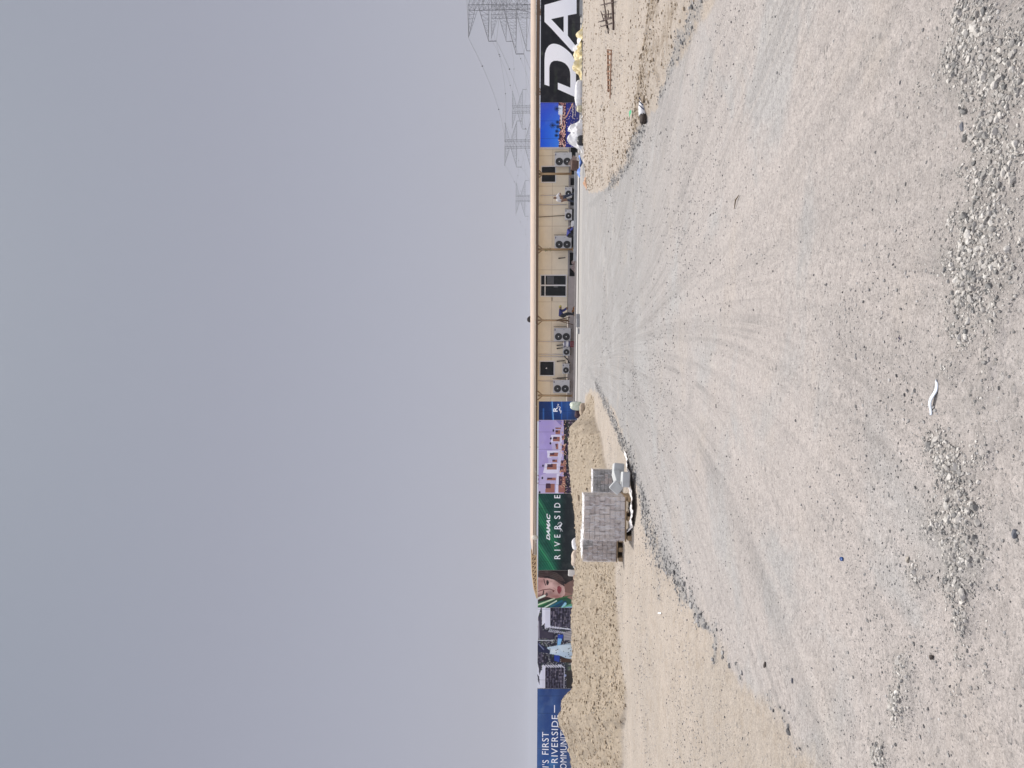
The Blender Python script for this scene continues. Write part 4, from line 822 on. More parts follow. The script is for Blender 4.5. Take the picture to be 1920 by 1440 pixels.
t = thing('shade_canopy', 'long beige fabric shade canopy on branching tan posts', 'canopy', (0, KY, 0), KA)
xl, xr = kpt(997, 1041).x, kpt(1000, -120).x
def vlow(y): return 1003.6+(300-y)*.0012
b = MB(); P_ = []; nsp = 60
zlo = lambda y: kpt(vlow(y), y).z
for i in range(nsp+1):
    xx = xl+(xr-xl)*i/nsp; y = 1041+(-120-1041)*i/nsp; z0 = zlo(y); bow = .02*math.sin(i*math.pi*nsp/12)
    hh = .43; row = []
    if i == 0: hh = .30
    for (oy, oz) in ((0, -.03), (.02, .04), (.12, .16), (.40, .30), (1.0, .40), (1.9, .47), (3.2, .50), (4.8, .48), (6.5, .40)): row.append((xx, oy, z0+oz/.47*hh*.98+bow*.3*(oz > .1)))
    P_.append(row)
b.sheet(P_); o = b.build('fabric', FAB, t, True); so = o.modifiers.new('thickness', 'SOLIDIFY'); so.thickness = .02
b = MB(); b.box(((xl+xr)/2, .10, zlo(460)-.125), (xr-xl-.1, .14, .25)); b.build('beam', BRN, t)
b = MB(); b.tube([(xl, .02, zlo(1041)-.03), (xr, .02, zlo(-120)-.03)], .035, 8); b.build('edge_rail', mat('pale_rail', (.62, .54, .42), .5, .05), t, True)
for y in (22, 140, 176, 303, 455, 604, 757, 880, 1012):
    p = kpt(1003, y); g = MB(); g.box((p.x, -.03, p.z-.02), (.22, .10, .07), bev=.01); g.tube([(p.x-.10, -.08, p.z-.02), (p.x-.22, -.02, p.z-.10)], .02, 6); g.build('tension_bracket', mat('bracket_cream', (.66, .60, .50), .45, .08), t)
# curved end truss
up = [(996, 1034), (996.3, 1060), (997.8, 1084), (1001, 1108), (1006.5, 1126)]; lo = [(1004.5, 1012), (1005, 1034), (1005.6, 1060), (1006, 1082), (1006.4, 1104), (1006.8, 1126)]
g = MB(); U_ = [kpt(*q) for q in up]; L_ = [kpt(*q) for q in lo]
for Q in (U_, L_): g.tube([(q.x, .5, q.z) for q in Q], .05, 8)
def li(Q, s_):
    s_ *= len(Q)-1; i = min(int(s_), len(Q)-2); return Q[i].lerp(Q[i+1], s_-i)
for k in range(13):
    a_, b_ = li(L_, .06+k*.072), li(U_, max(0, -.02+k*.075+.02)); c_ = li(L_, min(1, .06+(k+1)*.072))
    g.tube([(a_.x, .5, a_.z), (b_.x, .5, b_.z)], .036, 6); g.tube([(b_.x, .5, b_.z), (c_.x, .5, c_.z)], .036, 6)
e_ = MB(); n_ = 24; e_.sheet([[Vector((li(U_, k/n_).x, .62, li(U_, k/n_).z)), Vector((li(U_, k/n_).x, .62, li(L_, .19+.81*k/n_).z))] for k in range(n_+1)]); e_.build('end_fabric', mat('end_fabric', (.19, .12, .065), .8, .02), t)
g.build('end_truss', mat('truss_tan', (.66, .47, .27), .5, .1, 3), t, True)
p = kpt(1003, 1008); g = MB(); g.lathe([(.05, -.25), (.20, -.15), (.22, .05), (.12, .2), (.03, .25)], (p.x, .1, p.z+.02), 'z', 12); g.build('corner_plate', mat('bracket_cream', (.66, .60, .50), .45, .08), t, True)
def post(y, vb, kind):
    p = kpt(1008, y); q_ = kpt(vb, y, .25); z0 = max(q_.z, 0)-.02; zt_ = p.z; x = p.x
    g = MB(); g.tube([(x, .25, z0), (x, .25, zt_-.02)], .085 if kind != 'fork' else .075, 10); g.box((x, .25, z0+.02), (.34, .34, .04))
    o = g.build('post', TAN, t, True)
    g = MB()
    for sx in (-1, 1): g.tube([(x, .25, zt_-.75), (x+sx*.05, .25, zt_-.35), (x+sx*.34, .25, zt_)], [.03, .045, .05], 8)
    g.build('arm', TAN, t, True)
    return x, z0, zt_
for y, vb, kd in ((1170, 1074, ''), (900, 1074, ''), (742, 1073, ''), (600.5, 1066, 'fork'), (467, 1074, ''), (325, 1071, ''), (170, 1078, ''), (20, 1080, '')): post(y, vb, kd)
# props splayed from the base of the fourth post
for y0_, v0_, y1_, v1_ in ((600, 1044, 595, 1069), (600.5, 1044, 608.5, 1074), (601, 1044, 602.5, 1068)):
    a_, b_ = kpt(v0_, y0_, .2), kpt(v1_, y1_, .2); g = MB(); g.tube([(a_.x, .1, a_.z), (b_.x, -.2, max(b_.z, .05))], .035, 7); g.build('prop', BRN, t, True)
# green strap and leaves tied on the third post
p = kpt(1027, 467); P0 = KM @ Vector((p.x, .25, p.z)); tt_ = thing('plant_sprig', 'small bunch of green leaves tied to a canopy post', 'plant', P0)
g = MB()
for k in range(46):
    a_ = random.uniform(0, 6.28); r_ = random.uniform(.07, .20); z_ = random.uniform(-.24, .22); c_ = Vector((r_*math.cos(a_), r_*math.sin(a_), z_)); d_ = Vector((math.cos(a_), math.sin(a_), random.uniform(-1, .6))).normalized()*.09; s_ = d_.cross(Vector((0, 0, 1))).normalized()*.035
    g.add([c_-d_*.5, c_+s_, c_+d_, c_-s_], [(0, 1, 2, 3)])
g.build('leaves', mat('sprig_green', (.10, .20, .03), .6, .3, 8), tt_); g = MB(); g.tube([(.0, -.10, -.24), (.02, -.11, .0), (0, -.10, .22)], .012, 5); g.build('stem', mat('stem_green', (.08, .12, .03), .6, .2), tt_)

# satellite dish and mast over the canopy roof
P0 = on_plane(991, 600.5, 63.5); t = thing('satellite_dish', 'small black dish poking above the canopy roof', 'satellite dish', (P0.x, P0.y, 3.4))
g = MB(); P_ = []
for i in range(7):
    a_ = i/6*math.pi*.5; P_.append([(.32*math.sin(a_)*math.cos(k*2*math.pi/18), .12*math.cos(a_)-.12, .32*math.sin(a_)*math.sin(k*2*math.pi/18)+.22) for k in range(19)])
g.sheet(P_); o = g.build('dish', mat('dish_black', (.02, .02, .022), .5, .1), t, True); s_ = o.modifiers.new('thickness', 'SOLIDIFY'); s_.thickness = .02; o.rotation_euler = (math.radians(-18), math.radians(22), math.radians(20))
g = MB(); g.tube([(0, 0, -.6), (0, .02, .2)], .03, 8); g.build('mast', DARK, t); g = MB(); g.tube([(0, -.05, .05), (0, -.38, .15), (0, -.42, .22)], .015, 6); g.build('feed_arm', DARK, t)
P0 = on_plane(992, 838, 64); g = MB(); g.tube([(0, 0, -.6), (0, 0, .12)], .02, 6); g.box((0, 0, .10), (.10, .03, .03)); tag(g.build('roof_mast', DARK, loc=(P0.x, P0.y, 3.5)), 'thin dark mast above the canopy roof over the lilac panel', 'mast')
# ------------------------------------------------------------------ paver pallets
WOOD = mat('pallet_wood', (.34, .24, .14), .85, .2, 6, .3, 50); BR1 = mat('paver_grey_pink', (.46, .405, .37), .9, .14, 9, .3, 60); BR2 = mat('paver_dark', (.37, .315, .29), .9, .15, 9, .3, 60); BR3 = mat('paver_ash', (.235, .228, .22), .9, .15, 9, .3, 60)
def film_material(name, alpha, col=(.85, .85, .88), bump=.6):
    m = bpy.data.materials.new(name); m.use_nodes = True; t = m.node_tree; b = t.nodes['Principled BSDF']; b.inputs['Base Color'].default_value = (*col, 1); b.inputs['Roughness'].default_value = .35
    tc = t.nodes.new('ShaderNodeTexCoord'); n = t.nodes.new('ShaderNodeTexNoise'); n.inputs['Scale'].default_value = 7; n.inputs['Detail'].default_value = 5; n.inputs['Distortion'].default_value = 1.2
    mp = t.nodes.new('ShaderNodeMapping'); mp.inputs['Scale'].default_value = (2.2, 1, .6); t.links.new(tc.outputs['Object'], mp.inputs[0]); t.links.new(mp.outputs[0], n.inputs['Vector'])
    r = t.nodes.new('ShaderNodeMapRange'); r.inputs['From Min'].default_value = .42; r.inputs['From Max'].default_value = .66; r.inputs['To Min'].default_value = alpha*.35; r.inputs['To Max'].default_value = min(1, alpha*1.9)
    t.links.new(n.outputs['Fac'], r.inputs['Value']); t.links.new(r.outputs[0], b.inputs['Alpha'])
    bp = t.nodes.new('ShaderNodeBump'); bp.inputs['Strength'].default_value = bump; bp.inputs['Distance'].default_value = .03; t.links.new(n.outputs['Fac'], bp.inputs['Height']); t.links.new(bp.outputs[0], b.inputs['Normal'])
    return m
FILM = film_material('clear_film', .20); FILMW = film_material('milky_film', .85)
def crumple(rows, cols, fn, seed, amp, fs):
    P_ = []
    for i in range(rows):
        row = []
        for j in range(cols):
            p = Vector(fn(i/(rows-1), j/(cols-1))); a = np.array([p.x*fs+seed]); c = np.array([(p.y+p.z)*fs])
            n1 = float(fbm(a, c, seed, 3)[0]); n2 = float(fbm(a+9, c+4, seed+1, 3)[0]); n3 = float(fbm(a-7, c+2, seed+2, 3)[0])
            row.append(p+Vector((n2, n3, abs(n1)*1.4))*amp)
        P_.append(row)
    return P_
def pallet(label, loc, rz, w, d, h, mats_, nx, nz, film, topfilm, seed):
    rs = random.Random(seed); t = thing('paver_pallet', label, 'paver pallet', loc, rz, 'pallets of paving blocks by the road')
    g = MB()
    for k in range(5): g.box((0, -d/2+.05+k*(d-.1)/4, .125), (w+.04, .09, .022))
    for sx in (-1, 0, 1): g.box((sx*(w/2-.05), 0, .055), (.09, d, .075)); g.box((sx*(w/2-.05), 0, .010), (.10, d, .018))
    g.build('wooden_pallet', WOOD, t)
    g = MB(); lz = h/nz; z0 = .138
    for k in range(nz):
        x = -w/2
        while x < w/2-.02:
            bw = min(rs.choice([w/nx, w/nx, w/nx*.5, w/nx*1.0]), w/2-x); mi = rs.choice([0, 0, 0, 1])
            g.box((x+bw/2, -d/2+.10+rs.uniform(-.004, .004), z0+lz*(k+.5)), (bw-.010, .20, lz-.008), mi=mi)
            x += bw
        for sx in (-1, 1):
            y = -d/2+.21
            while y < d/2-.02:
                bd = min(rs.choice([.10, .20]), d/2-y); g.box((sx*(w/2-.055), y+bd/2, z0+lz*(k+.5)), (.11, bd-.01, lz-.008), mi=rs.choice([0, 0, 1])); y += bd
    nx2 = max(2, int((w-.23)/.2)); ny2 = max(2, int((d-.22)/.1))
    for i in range(nx2):
        for j in range(ny2): g.box((-w/2+.115+(w-.23)*(i+.5)/nx2, -d/2+.215+(d-.22)*(j+.5)/ny2, z0+h-.10), ((w-.23)/nx2-.008, (d-.22)/ny2-.008, .19), mi=rs.choice([0, 0, 1]))
    g.build('paving_blocks', mats_, t)
    g = MB(); zt_ = z0+h
    g.sheet(crumple(16, 18, lambda a, b: (-w/2-.012+(w+.024)*b, -d/2-.016-.012*math.sin(b*9), z0+.02+a*(h-.02)), seed, .016, 7))
    g.sheet(crumple(16, 14, lambda a, b: (-w/2-.016, -d/2+d*b, z0+.02+a*(h-.02)), seed+3, .016, 7)); g.sheet(crumple(16, 14, lambda a, b: (w/2+.016, -d/2+d*b, z0+.02+a*(h-.02)), seed+6, .016, 7))
    g.build('stretch_film', FILM if film else FILMW, t, True)
    if topfilm:
        g = MB(); g.sheet(crumple(22, 22, lambda a, b: (-w/2-.02+(w+.04)*b, -d/2-.02+(d+.04)*a, zt_+.012), seed+9, topfilm, 6)); g.build('top_cover', FILMW, t, True)
    return t
p = gpt(1181, 968); pallet('middle pallet of brown paving blocks, largest of the three, on white sheeting', p, math.radians(3), .86, .95, .80, [BR1, BR2], 5, 8, True, .045, 201)
p = gpt(1168, 1023); p.x -= .03; pallet('shaded pallet of paving blocks under crumpled white film, left of the largest', p+Vector((0, .45, 0)), math.radians(-9), .55, .9, .74, [BR2, BR3], 3, 7, True, .07, 211)
p = gpt(1166, 911); pallet('pallet of dark grey paving blocks behind the concrete kerb stones', p+Vector((0, .4, 0)), math.radians(4), .62, .8, .50, [BR3, BR2], 4, 6, True, .02, 221)
def kerb(label, loc, rot, dims, group='loose concrete kerb stones by the pallets'):
    b = MB(); b.box((0, 0, 0), dims, bev=.02); o = b.build('kerb_stone', KERBM, loc=loc, rot=rot); tag(o, label, 'kerb stone', group); return o
KERBM = mat('kerb_stone', (.43, .44, .44), .85, .08, 6, .25, 60)
def kat(x, y, Y): return on_plane(x, y, Y)
kerb('upright kerb stone at the far right of the loose concrete blocks', kat(1159, 880, 15.75), (.05, .08, .18), (.23, .30, .21))
kerb('kerb stone leaning with its pointed corner against the middle pallet', kat(1155.5, 914, 15.15), (.15, .72, .15), (.20, .10, .22))
kerb('kerb stone lying in front of the others beside the white sheeting', kat(1172.5, 899, 15.15), (.02, .04, .10), (.30, .34, .15))
kerb('kerb stone wedged flat between the upright and the leaning one', kat(1157, 896, 15.6), (.1, -.25, .3), (.24, .30, .13))
# white sheeting: flat tail along the road edge with a lifted lip, wrapped round the pallet foot
edge_n = [(1176, 846), (1182, 866), (1188, 890), (1192, 915), (1195, 945), (1193, 965), (1190, 985), (1183, 1000), (1176, 1006)]; edge_f = [(1174, 846), (1177, 866), (1180, 890), (1183, 915), (1184.5, 945), (1184, 965), (1182.5, 982), (1177, 993), (1171, 1000)]
P_ = []
nE = 60
def il(L, s): s *= len(L)-1; i = min(int(s), len(L)-2); f = s-i; return (L[i][0]*(1-f)+L[i+1][0]*f, L[i][1]*(1-f)+L[i+1][1]*f)
for i in range(nE+1):
    s_ = i/nE; a = gpt(*il(edge_f, s_)); b = gpt(*il(edge_n, s_)); row = []
    lift = .085*math.sin(math.pi*min(1, s_*1.25))**.6 if s_ < .8 else .03+.5*(s_-.8)
    for j in range(9):
        v = j/8; q = a.lerp(b, v); wv = .010*math.sin(i*1.7+j)+.014*math.sin(i*.6+2*v); q.z = gh(q.x, q.y)+.02+lift*(v**1.6)+wv+.02*math.sin(v*3.1); row.append(q)
    P_.append(row)
g = MB(); g.sheet(P_); o = g.build('plastic_sheet', mat('white_sheeting', (.78, .74, .72), .6, .06, 8, .3, 25), smooth=True); so = o.modifiers.new('thickness', 'SOLIDIFY'); so.thickness = .012; tag(o, 'white plastic sheeting with a lifted edge around the middle pallet', 'plastic sheet')

# ------------------------------------------------------------------ soft heaps and debris
def sack(name, label, cat, loc, dims, m, seed, rz=0, rough=.16, flatb=.25, group=None):
    g = MB(); R_, C_ = 16, 28; P_ = []
    for i in range(R_):
        ph = math.pi*i/(R_-1)-math.pi/2; row = []
        for j in range(C_+1):
            th = 2*math.pi*j/C_; e = .62; sg = lambda v: math.copysign(abs(v)**e, v); x, y, z = sg(math.cos(ph))*sg(math.cos(th)), sg(math.cos(ph))*sg(math.sin(th)), sg(math.sin(ph))
            k = 1+rough*2*float(fbm(np.array([math.cos(th)*2.2+seed]), np.array([math.sin(th)*2.2+z*2.4]), seed, 3)[0])*(1 if 0 < i < R_-1 else 0)
            row.append((x*dims[0]/2*k, y*dims[1]/2*k, max(-flatb, z*k)*dims[2]/(1+flatb)+dims[2]*flatb/(1+flatb)))
        P_.append(row)
    g.sheet(P_); o = g.build(name, m, loc=loc, rot=(0, 0, rz), smooth=True); return tag(o, label, cat, group)
def heap(name, label, cat, loc, w, d, h, m, seed, peaks, amp=.16, rz=0):
    def fn(a, b):
        x = (b-.5)*w; y = (a-.5)*d; z = max(h*pk*math.exp(-((b-pb)/pw)**2) for pb, pk, pw in peaks)*math.sin(math.pi*a)**.5*(math.sin(math.pi*b)**.3); return (x, y, z)
    g = MB(); g.sheet(crumple(20, 34, fn, seed, amp, 2.4)); o = g.build(name, m, loc=loc, rot=(0, 0, rz)); s_ = o.modifiers.new('thickness', 'SOLIDIFY'); s_.thickness = .015
    return tag(o, label, cat)
WSACK = mat('white_woven_sack', (.70, .69, .69), .7, .1, 5, .35, 18); YEL = mat('yellow_sheeting', (.50, .36, .11), .6, .15, 2.5, .5, 12, rgb2=(.66, .60, .42)); BEI = mat('beige_sack', (.52, .43, .35), .8, .12, 5, .3, 18)
def gp(x, y, Y, z=None):
    p = on_plane(x, y, Y); p.z = gh(p.x, p.y) if z is None else z; return p
heap('yellow_sheeting', 'heap of yellow plastic sheeting in front of the black panel', 'sheeting', gp(1090, 112, 49.2), 2.2, 1.3, .62, YEL, 301, [(.30, 1, .16), (.62, .72, .2), (.85, .5, .12)], .34)
heap('white_sheeting', 'crumpled white sheeting draped beside the yellow heap', 'sheeting', gp(1090, 84, 49.6), 1.7, 1.0, .62, WSACK, 311, [(.35, 1, .2), (.7, .55, .2)], .12)
heap('yellow_offcut', 'low strip of yellow sheeting right of the heap, near the frame edge', 'sheeting', gp(1092, 63, 49.3), 1.1, .8, .42, YEL, 317, [(.4, 1, .25)], .10)
sack('white_sack', 'long smooth white sack lying under the black panel', 'sack', gp(1090, 176, 49.2), (1.75, .7, .46), WSACK, 321, rough=.12)
sack('white_sack', 'small yellowish sack end beside the long white sack', 'sack', gp(1092, 204, 48.8), (.35, .5, .34), mat('yellowed_sack', (.60, .55, .38), .8, .2), 325)
heap('bulk_bag', 'large crumpled white bulk bag below the blue town panel', 'bulk bag', gp(1098, 251, 45.6), 1.75, 1.3, .92, WSACK, 331, [(.35, 1, .22), (.62, .95, .22), (.15, .5, .12)], .36)
sack('dark_gap', 'black shape for the dark gap against the white bulk bag', 'bundle', gp(1100, 263, 44.6), (.6, .4, .42), mat('gap_black', (.02, .02, .022), .4, .2), 335)  # black lump put in for the dark gap at the bulk bag
def slab(name, label, cat, x, y, Y, dims, rot, m, group=None):
    p = on_plane(x, y, Y); b = MB(); b.box((0, 0, 0), dims, bev=min(dims)*.12); return tag(b.build(name, m, loc=p, rot=rot), label, cat, group)
SLG = mat('slab_grey', (.33, .305, .29), .9, .12, 4, .3, 50); SLP = mat('slab_pink', (.50, .44, .40), .9, .1, 4)
slab('concrete_slab', 'rough grey concrete slab propped next to the bulk bag', 'slab', 1100, 284, 44, (.42, .50, .34), (.25, .1, .3), SLG, 'broken slabs by the bulk bag')
slab('concrete_slab', 'pale bar-shaped slab leaning over the grey slab', 'slab', 1100, 293.5, 43.6, (.16, .62, .42), (.2, .72, .1), SLP, 'broken slabs by the bulk bag')
slab('concrete_slab', 'pinkish tilted slab left of the leaning pale one', 'slab', 1100, 305, 43.6, (.52, .5, .15), (.1, -.55, .1), SLP, 'broken slabs by the bulk bag')
BRC = mat('brown_carton', (.115, .065, .05), .8, .2, 5)
slab('brown_carton', 'dark brown carton standing in front of the tall air conditioner', 'carton', 1079, 310.5, 54, (.62, .45, .58), (.12, .08, .1), BRC)
slab('plywood_board', 'brown board leaning behind the dark carton', 'board', 1074.5, 302, 54.8, (.75, .05, .42), (-.25, .55, 0), mat('brown_board', (.235, .17, .15), .8, .15, 3))
t = thing('blue_tarpaulin', 'crumpled strip of bright blue tarpaulin by the concrete slabs', 'tarpaulin', gp(1096, 312, 46.5))
g = MB(); g.sheet(crumple(8, 26, lambda a, b: ((b-.5)*1.25, (a-.5)*.5, .18+.16*math.sin(b*7)*math.sin(math.pi*a)), 341, .12, 4)); o = g.build('folded_sheet', mat('blue_tarp', (.03, .10, .48), .5, .2, 6, rgb2=(.20, .34, .62)), t); s_ = o.modifiers.new('thickness', 'SOLIDIFY'); s_.thickness = .012
for (x, y, Y, r_, h_, lb) in ((1084, 290, 49, .13, .26, 'white paint bucket nearest the bulk bag'), (1085, 297, 48.6, .12, .22, 'white paint bucket next to the brown carton')):
    p = gp(x, y, Y, 0); p.z = on_plane(x+4, y, Y).z; g = MB(); g.lathe([(r_*.85, 0), (r_, h_), (r_*1.05, h_), (r_*1.05, h_+.02), (r_*.9, h_+.02), (r_*.8, .02)], (0, 0, 0), 'z', 16); bt = thing('paint_bucket', lb, 'bucket', p, 0, 'white buckets among the debris'); g.build('tub', WSACK, bt, True)
    g = MB(); g.tube([(r_*math.cos(a_), -.01, h_*.9-.8*r_*math.sin(a_)) for a_ in np.linspace(0, math.pi, 9)], .006, 5); g.build('handle', STEEL, bt)
heap('rusty_scrap', 'low heap of rusty orange-brown scrap at the tip of the sand verge', 'scrap', gp(1103, 341, 40.5), .75, .6, .20, mat('rust', (.30, .13, .07), .9, .3, 9, .4, 30, rgb2=(.50, .36, .25)), 351, [(.4, 1, .3), (.7, .8, .2)], .10)
slab('timber_board', 'sandy board lying edge-up beside the rusty scrap', 'board', 1104.5, 343, 39.2, (.78, .05, .10), (.5, .05, .25), mat('sandy_board', (.42, .34, .26), .9, .1))
# rusty bar frame on the verge
RUST = mat('dark_rust', (.075, .045, .035), .8, .25, 9)
t = thing('rebar_frame', 'dark rusty bar frame lying on the sand at the frame edge', 'bar frame', gpt(1146, 30))
def rel(x, y, up=.05): p = gpt(x, y); return (p.x-t.location.x, p.y-t.location.y, p.z-t.location.z+up)
for a_, b_, r_ in (((1131, -30), (1144, 62), .020), ((1151.5, -30), (1154, 55), .028), ((1149.5, -10), (1152.5, 36), .018), ((1137, 30), (1141, 52), .018)):
    g = MB(); g.tube([rel(*a_), rel(*b_)], r_, 7); g.build('long_bar', RUST, t)
for a_, b_ in (((1131, 9.5), (1156, 4)), ((1131, 50), (1152.5, 43)), ((1126, 41.5), (1151, 33.5)), ((1133.5, 28), (1150.5, 26)), ((1136, 34.5), (1150, 33)), ((1146.5, 20), (1145.5, 36)), ((1131, 21), (1137, 38)), ((1135, -14), (1156, -16))):
    g = MB(); g.tube([rel(*a_, .08), rel(*b_, .08)], .016, 6); g.build('cross_bar', RUST, t)
# timber trough on the verge
t = thing('timber_form', 'long narrow brown timber ladder-like form lying on the sand', 'timber form', gpt(1147, 136)); TIM = mat('reddish_timber', (.30, .165, .10), .85, .2, 6, .2, 40)
for a_, b_, hgt in (((1142, 93), (1143, 172), .05), ((1148, 93), (1145.5, 185), .03)):
    p, q_ = Vector(rel(*a_, .01)), Vector(rel(*b_, .01)); n_ = (q_-p).normalized(); s_ = Vector((n_.y, -n_.x, 0))*.02; g = MB(); g.add([p-s_, p+s_, q_+s_, q_-s_, p-s_+Vector((0, 0, hgt)), p+s_+Vector((0, 0, hgt)), q_+s_+Vector((0, 0, hgt)), q_-s_+Vector((0, 0, hgt))], [(0, 3, 2, 1), (4, 5, 6, 7), (0, 1, 5, 4), (1, 2, 6, 5), (2, 3, 7, 6), (3, 0, 4, 7)]); g.build('rail', TIM, t)
for y in (94, 101, 112, 122, 134, 141, 150, 160, 168):
    a_, b_ = rel(1142.3, y, .05), rel(1147.6, y+random.uniform(-1, 1), .04); g = MB(); g.tube([a_, b_], random.choice([.02, .014, .026]), 4); g.build('crosspiece', TIM, t)
# torn cement sack with dark open mouth
p = gpt(1215, 205); p.z += .015; t = thing('torn_sack', 'torn white sack with blue print and a dark open mouth on the right-hand verge', 'sack', p, math.radians(8))
prof = [(-.10, .075, .055), (-.03, .075, .060), (.05, .072, .058), (.12, .062, .05), (.175, .04, .025)]
P_ = []
for (x, ry, rz_) in prof: P_.append([(x+.008*math.sin(3*k), ry*math.cos(k*2*math.pi/18)*(1+.06*math.sin(5*k+x*30)), .062+rz_*math.sin(k*2*math.pi/18)*(1+.08*math.sin(3*k+x*40))) for k in range(19)])
g = MB(); g.sheet(P_); o = g.build('paper_skin', WSACK, t, True); s_ = o.modifiers.new('thickness', 'SOLIDIFY'); s_.thickness = .004
NAVY = mat('navy_print', (.02, .04, .12), .7, .1)
for k, x in enumerate((-.055, .005, .06)):
    g = MB(); Q = []
    for i in range(7): ph = math.pi*(.62+.06*i); xx = x+.012*i; Q.append([(xx, -.082*abs(math.cos(ph*.0))*1.0+.0*ph, .055+.012*i), (xx+.022, -.082, .055+.012*i)])
    g.sheet(Q); g.build('printed_stripe', NAVY, t)
heap_mouth = [(-.10, .068, .05), (-.16, .074, .055), (-.21, .066, .048), (-.225, .03, .02)]
P_ = []
for (x, ry, rz_) in heap_mouth: P_.append([(x-.01*math.sin(2*k), ry*math.cos(k*2*math.pi/16)*(1+.10*math.sin(4*k)), .058+rz_*math.sin(k*2*math.pi/16)) for k in range(17)])
g = MB(); g.sheet(P_); o = g.build('dark_mouth', mat('sack_inside', (.075, .058, .048), .9, .25, 14), t, True)
t.scale = (1.15, 1.15, 1.2)
# green rag
p = gpt(1186, 214); g = MB(); g.sheet(crumple(7, 7, lambda a, b: ((b-.5)*.16*(1-.6*a), (.5-a)*.30, .03+.03*math.sin(a*3)), 361, .03, 12)); tag(g.build('green_rag', mat('green_cloth', (.05, .36, .17), .7, .15, 14), loc=p), 'small bright green rag on the right-hand verge', 'rag')

# left: things behind the berm
sack('white_sack', 'white sack behind the berm under the green panel', 'sack', gp(1086, 1020, 44), (.72, .5, .48), WSACK, 371, rough=.18)
sack('beige_sack', 'dusty beige sack between the white sack and the pale box', 'sack', gp(1086, 1048, 44), (.95, .6, .52), BEI, 375, rough=.2)
slab('pale_box', 'pale square box at the foot of the woman\'s face panel', 'box', 1072, 1074.5, 44, (.36, .36, .40), (0, .05, .2), mat('box_white', (.62, .60, .57), .7, .08))
sack('woven_basket', 'round brown basket beside the pale box', 'basket', gp(1082, 1083, 43.6), (.36, .36, .42), mat('basket_brown', (.36, .24, .17), .85, .2, 20), 379, rough=.06)
sack('grey_sack', 'grey sack standing next to the beige sack behind the berm', 'sack', gp(1086, 1062, 44.2), (.40, .4, .38), mat('grey_sack', (.44, .42, .41), .8, .1), 383)
sack('pale_green_bag', 'pale green and white bag at the corner of the narrow blue panel', 'bag', gp(1086, 761, 46.5), (.52, .4, .62), mat('pale_green', (.40, .46, .30), .7, .2, 7, rgb2=(.66, .68, .62)), 387, rough=.25)
sack('maroon_bundle', 'dark maroon bundle at the foot of the narrow blue panel', 'bundle', gp(1088, 776, 46.8), (.55, .4, .36), mat('maroon', (.05, .02, .03), .8, .2), 391)
sack('boulder', 'rounded tan lump of soil at the crest of the sand berm by the blue panel', 'lump', gp(1096, 768, 34.5), (.55, .4, .22), mat('tan_lump', (.40, .32, .24), .95, .15, 6, .4, 20), 395, rough=.2)

# kerb stones lying on the pavement
for y, dx, Y, w, h, lb in ((594, 0, 50.5, .36, .22, 'grey kerb stone nearest the bending worker'), (606, 0, 50.2, .55, .22, 'long grey kerb stone in the middle of the row on the pavement'), (621, 0, 50.6, .36, .14, 'low grey kerb stone at the left of the row on the pavement')):
    p = on_plane(1087.5, y, Y); b = MB(); b.box((0, 0, h/2), (w, .25, h), bev=.02); tag(b.build('kerb_stone', mat('kerb_dark', (.27, .27, .275), .85, .1, 6), loc=(p.x, p.y, .0), rot=(0, 0, random.uniform(-.1, .1))), lb, 'kerb stone', 'kerb stones on the pavement')
sack('white_sack', 'small white sack at the cabin base, right of the crouching worker', 'sack', cw_((cpt(1076, 420, 1.6).x, -1.6, .1)), (.55, .4, .34), WSACK, 397, rough=.2)
# water drum on a red crate
p = cw_((cpt(1066, 645, 1.2).x, -1.2, .12)); t = thing('water_drum', 'white drum with a dark blue band on a red crate', 'drum', p+Vector((0, 0, .30)), CA)
g = MB(); g.lathe([(.20, 0), (.23, .03), (.23, .20), (.215, .22), (.23, .24), (.23, .44), (.20, .48), (.10, .50), (.10, .54)], (0, 0, 0), 'z', 20); g.build('barrel', WSACK, t, True)
for z_ in (.08, .40): g = MB(); g.lathe([(.232, z_-.05), (.235, z_-.045), (.235, z_+.045), (.232, z_+.05)], (0, 0, 0), 'z', 20); g.build('blue_band', mat('navy_band', (.02, .025, .12), .5, .1), t)
t = thing('plastic_crate', 'red slatted crate carrying the white drum', 'crate', p, CA); RED = mat('crate_red', (.22, .02, .03), .5, .15)
g = MB()
for k in range(3): g.box((0, -.20, .05+.10*k), (.46, .02, .06)); g.box((0, .20, .05+.10*k), (.46, .02, .06)); g.box((-.22, 0, .05+.10*k), (.02, .38, .06)); g.box((.22, 0, .05+.10*k), (.02, .38, .06))
for sx in (-1, 1):
    for sy in (-1, 1): g.box((sx*.21, sy*.19, .14), (.04, .04, .28))
g.build('slats', RED, t); g = MB(); g.box((0, 0, .02), (.40, .36, .02)); g.build('bottom', RED, t)
p = cw_((cpt(1070, 497, 1.0).x, -1.0, .1)); heap('rubble_heap', 'small dark heap of reddish rubble under the cabin, right of the door', 'rubble', p, 1.1, .7, .34, mat('rubble', (.13, .075, .07), .9, .3, 9, rgb2=(.26, .22, .21)), 401, [(.3, 1, .2), (.7, .7, .2)], .2)
p = cw_((cpt(1072, 583, 1.4).x, -1.4, .1)); heap('timber_offcuts', 'low pile of orange-brown timber offcuts below the bending worker', 'timber', p, .8, .5, .22, mat('orange_timber', (.26, .11, .035), .8, .3, 7), 405, [(.4, 1, .3), (.8, .7, .2)], .1)

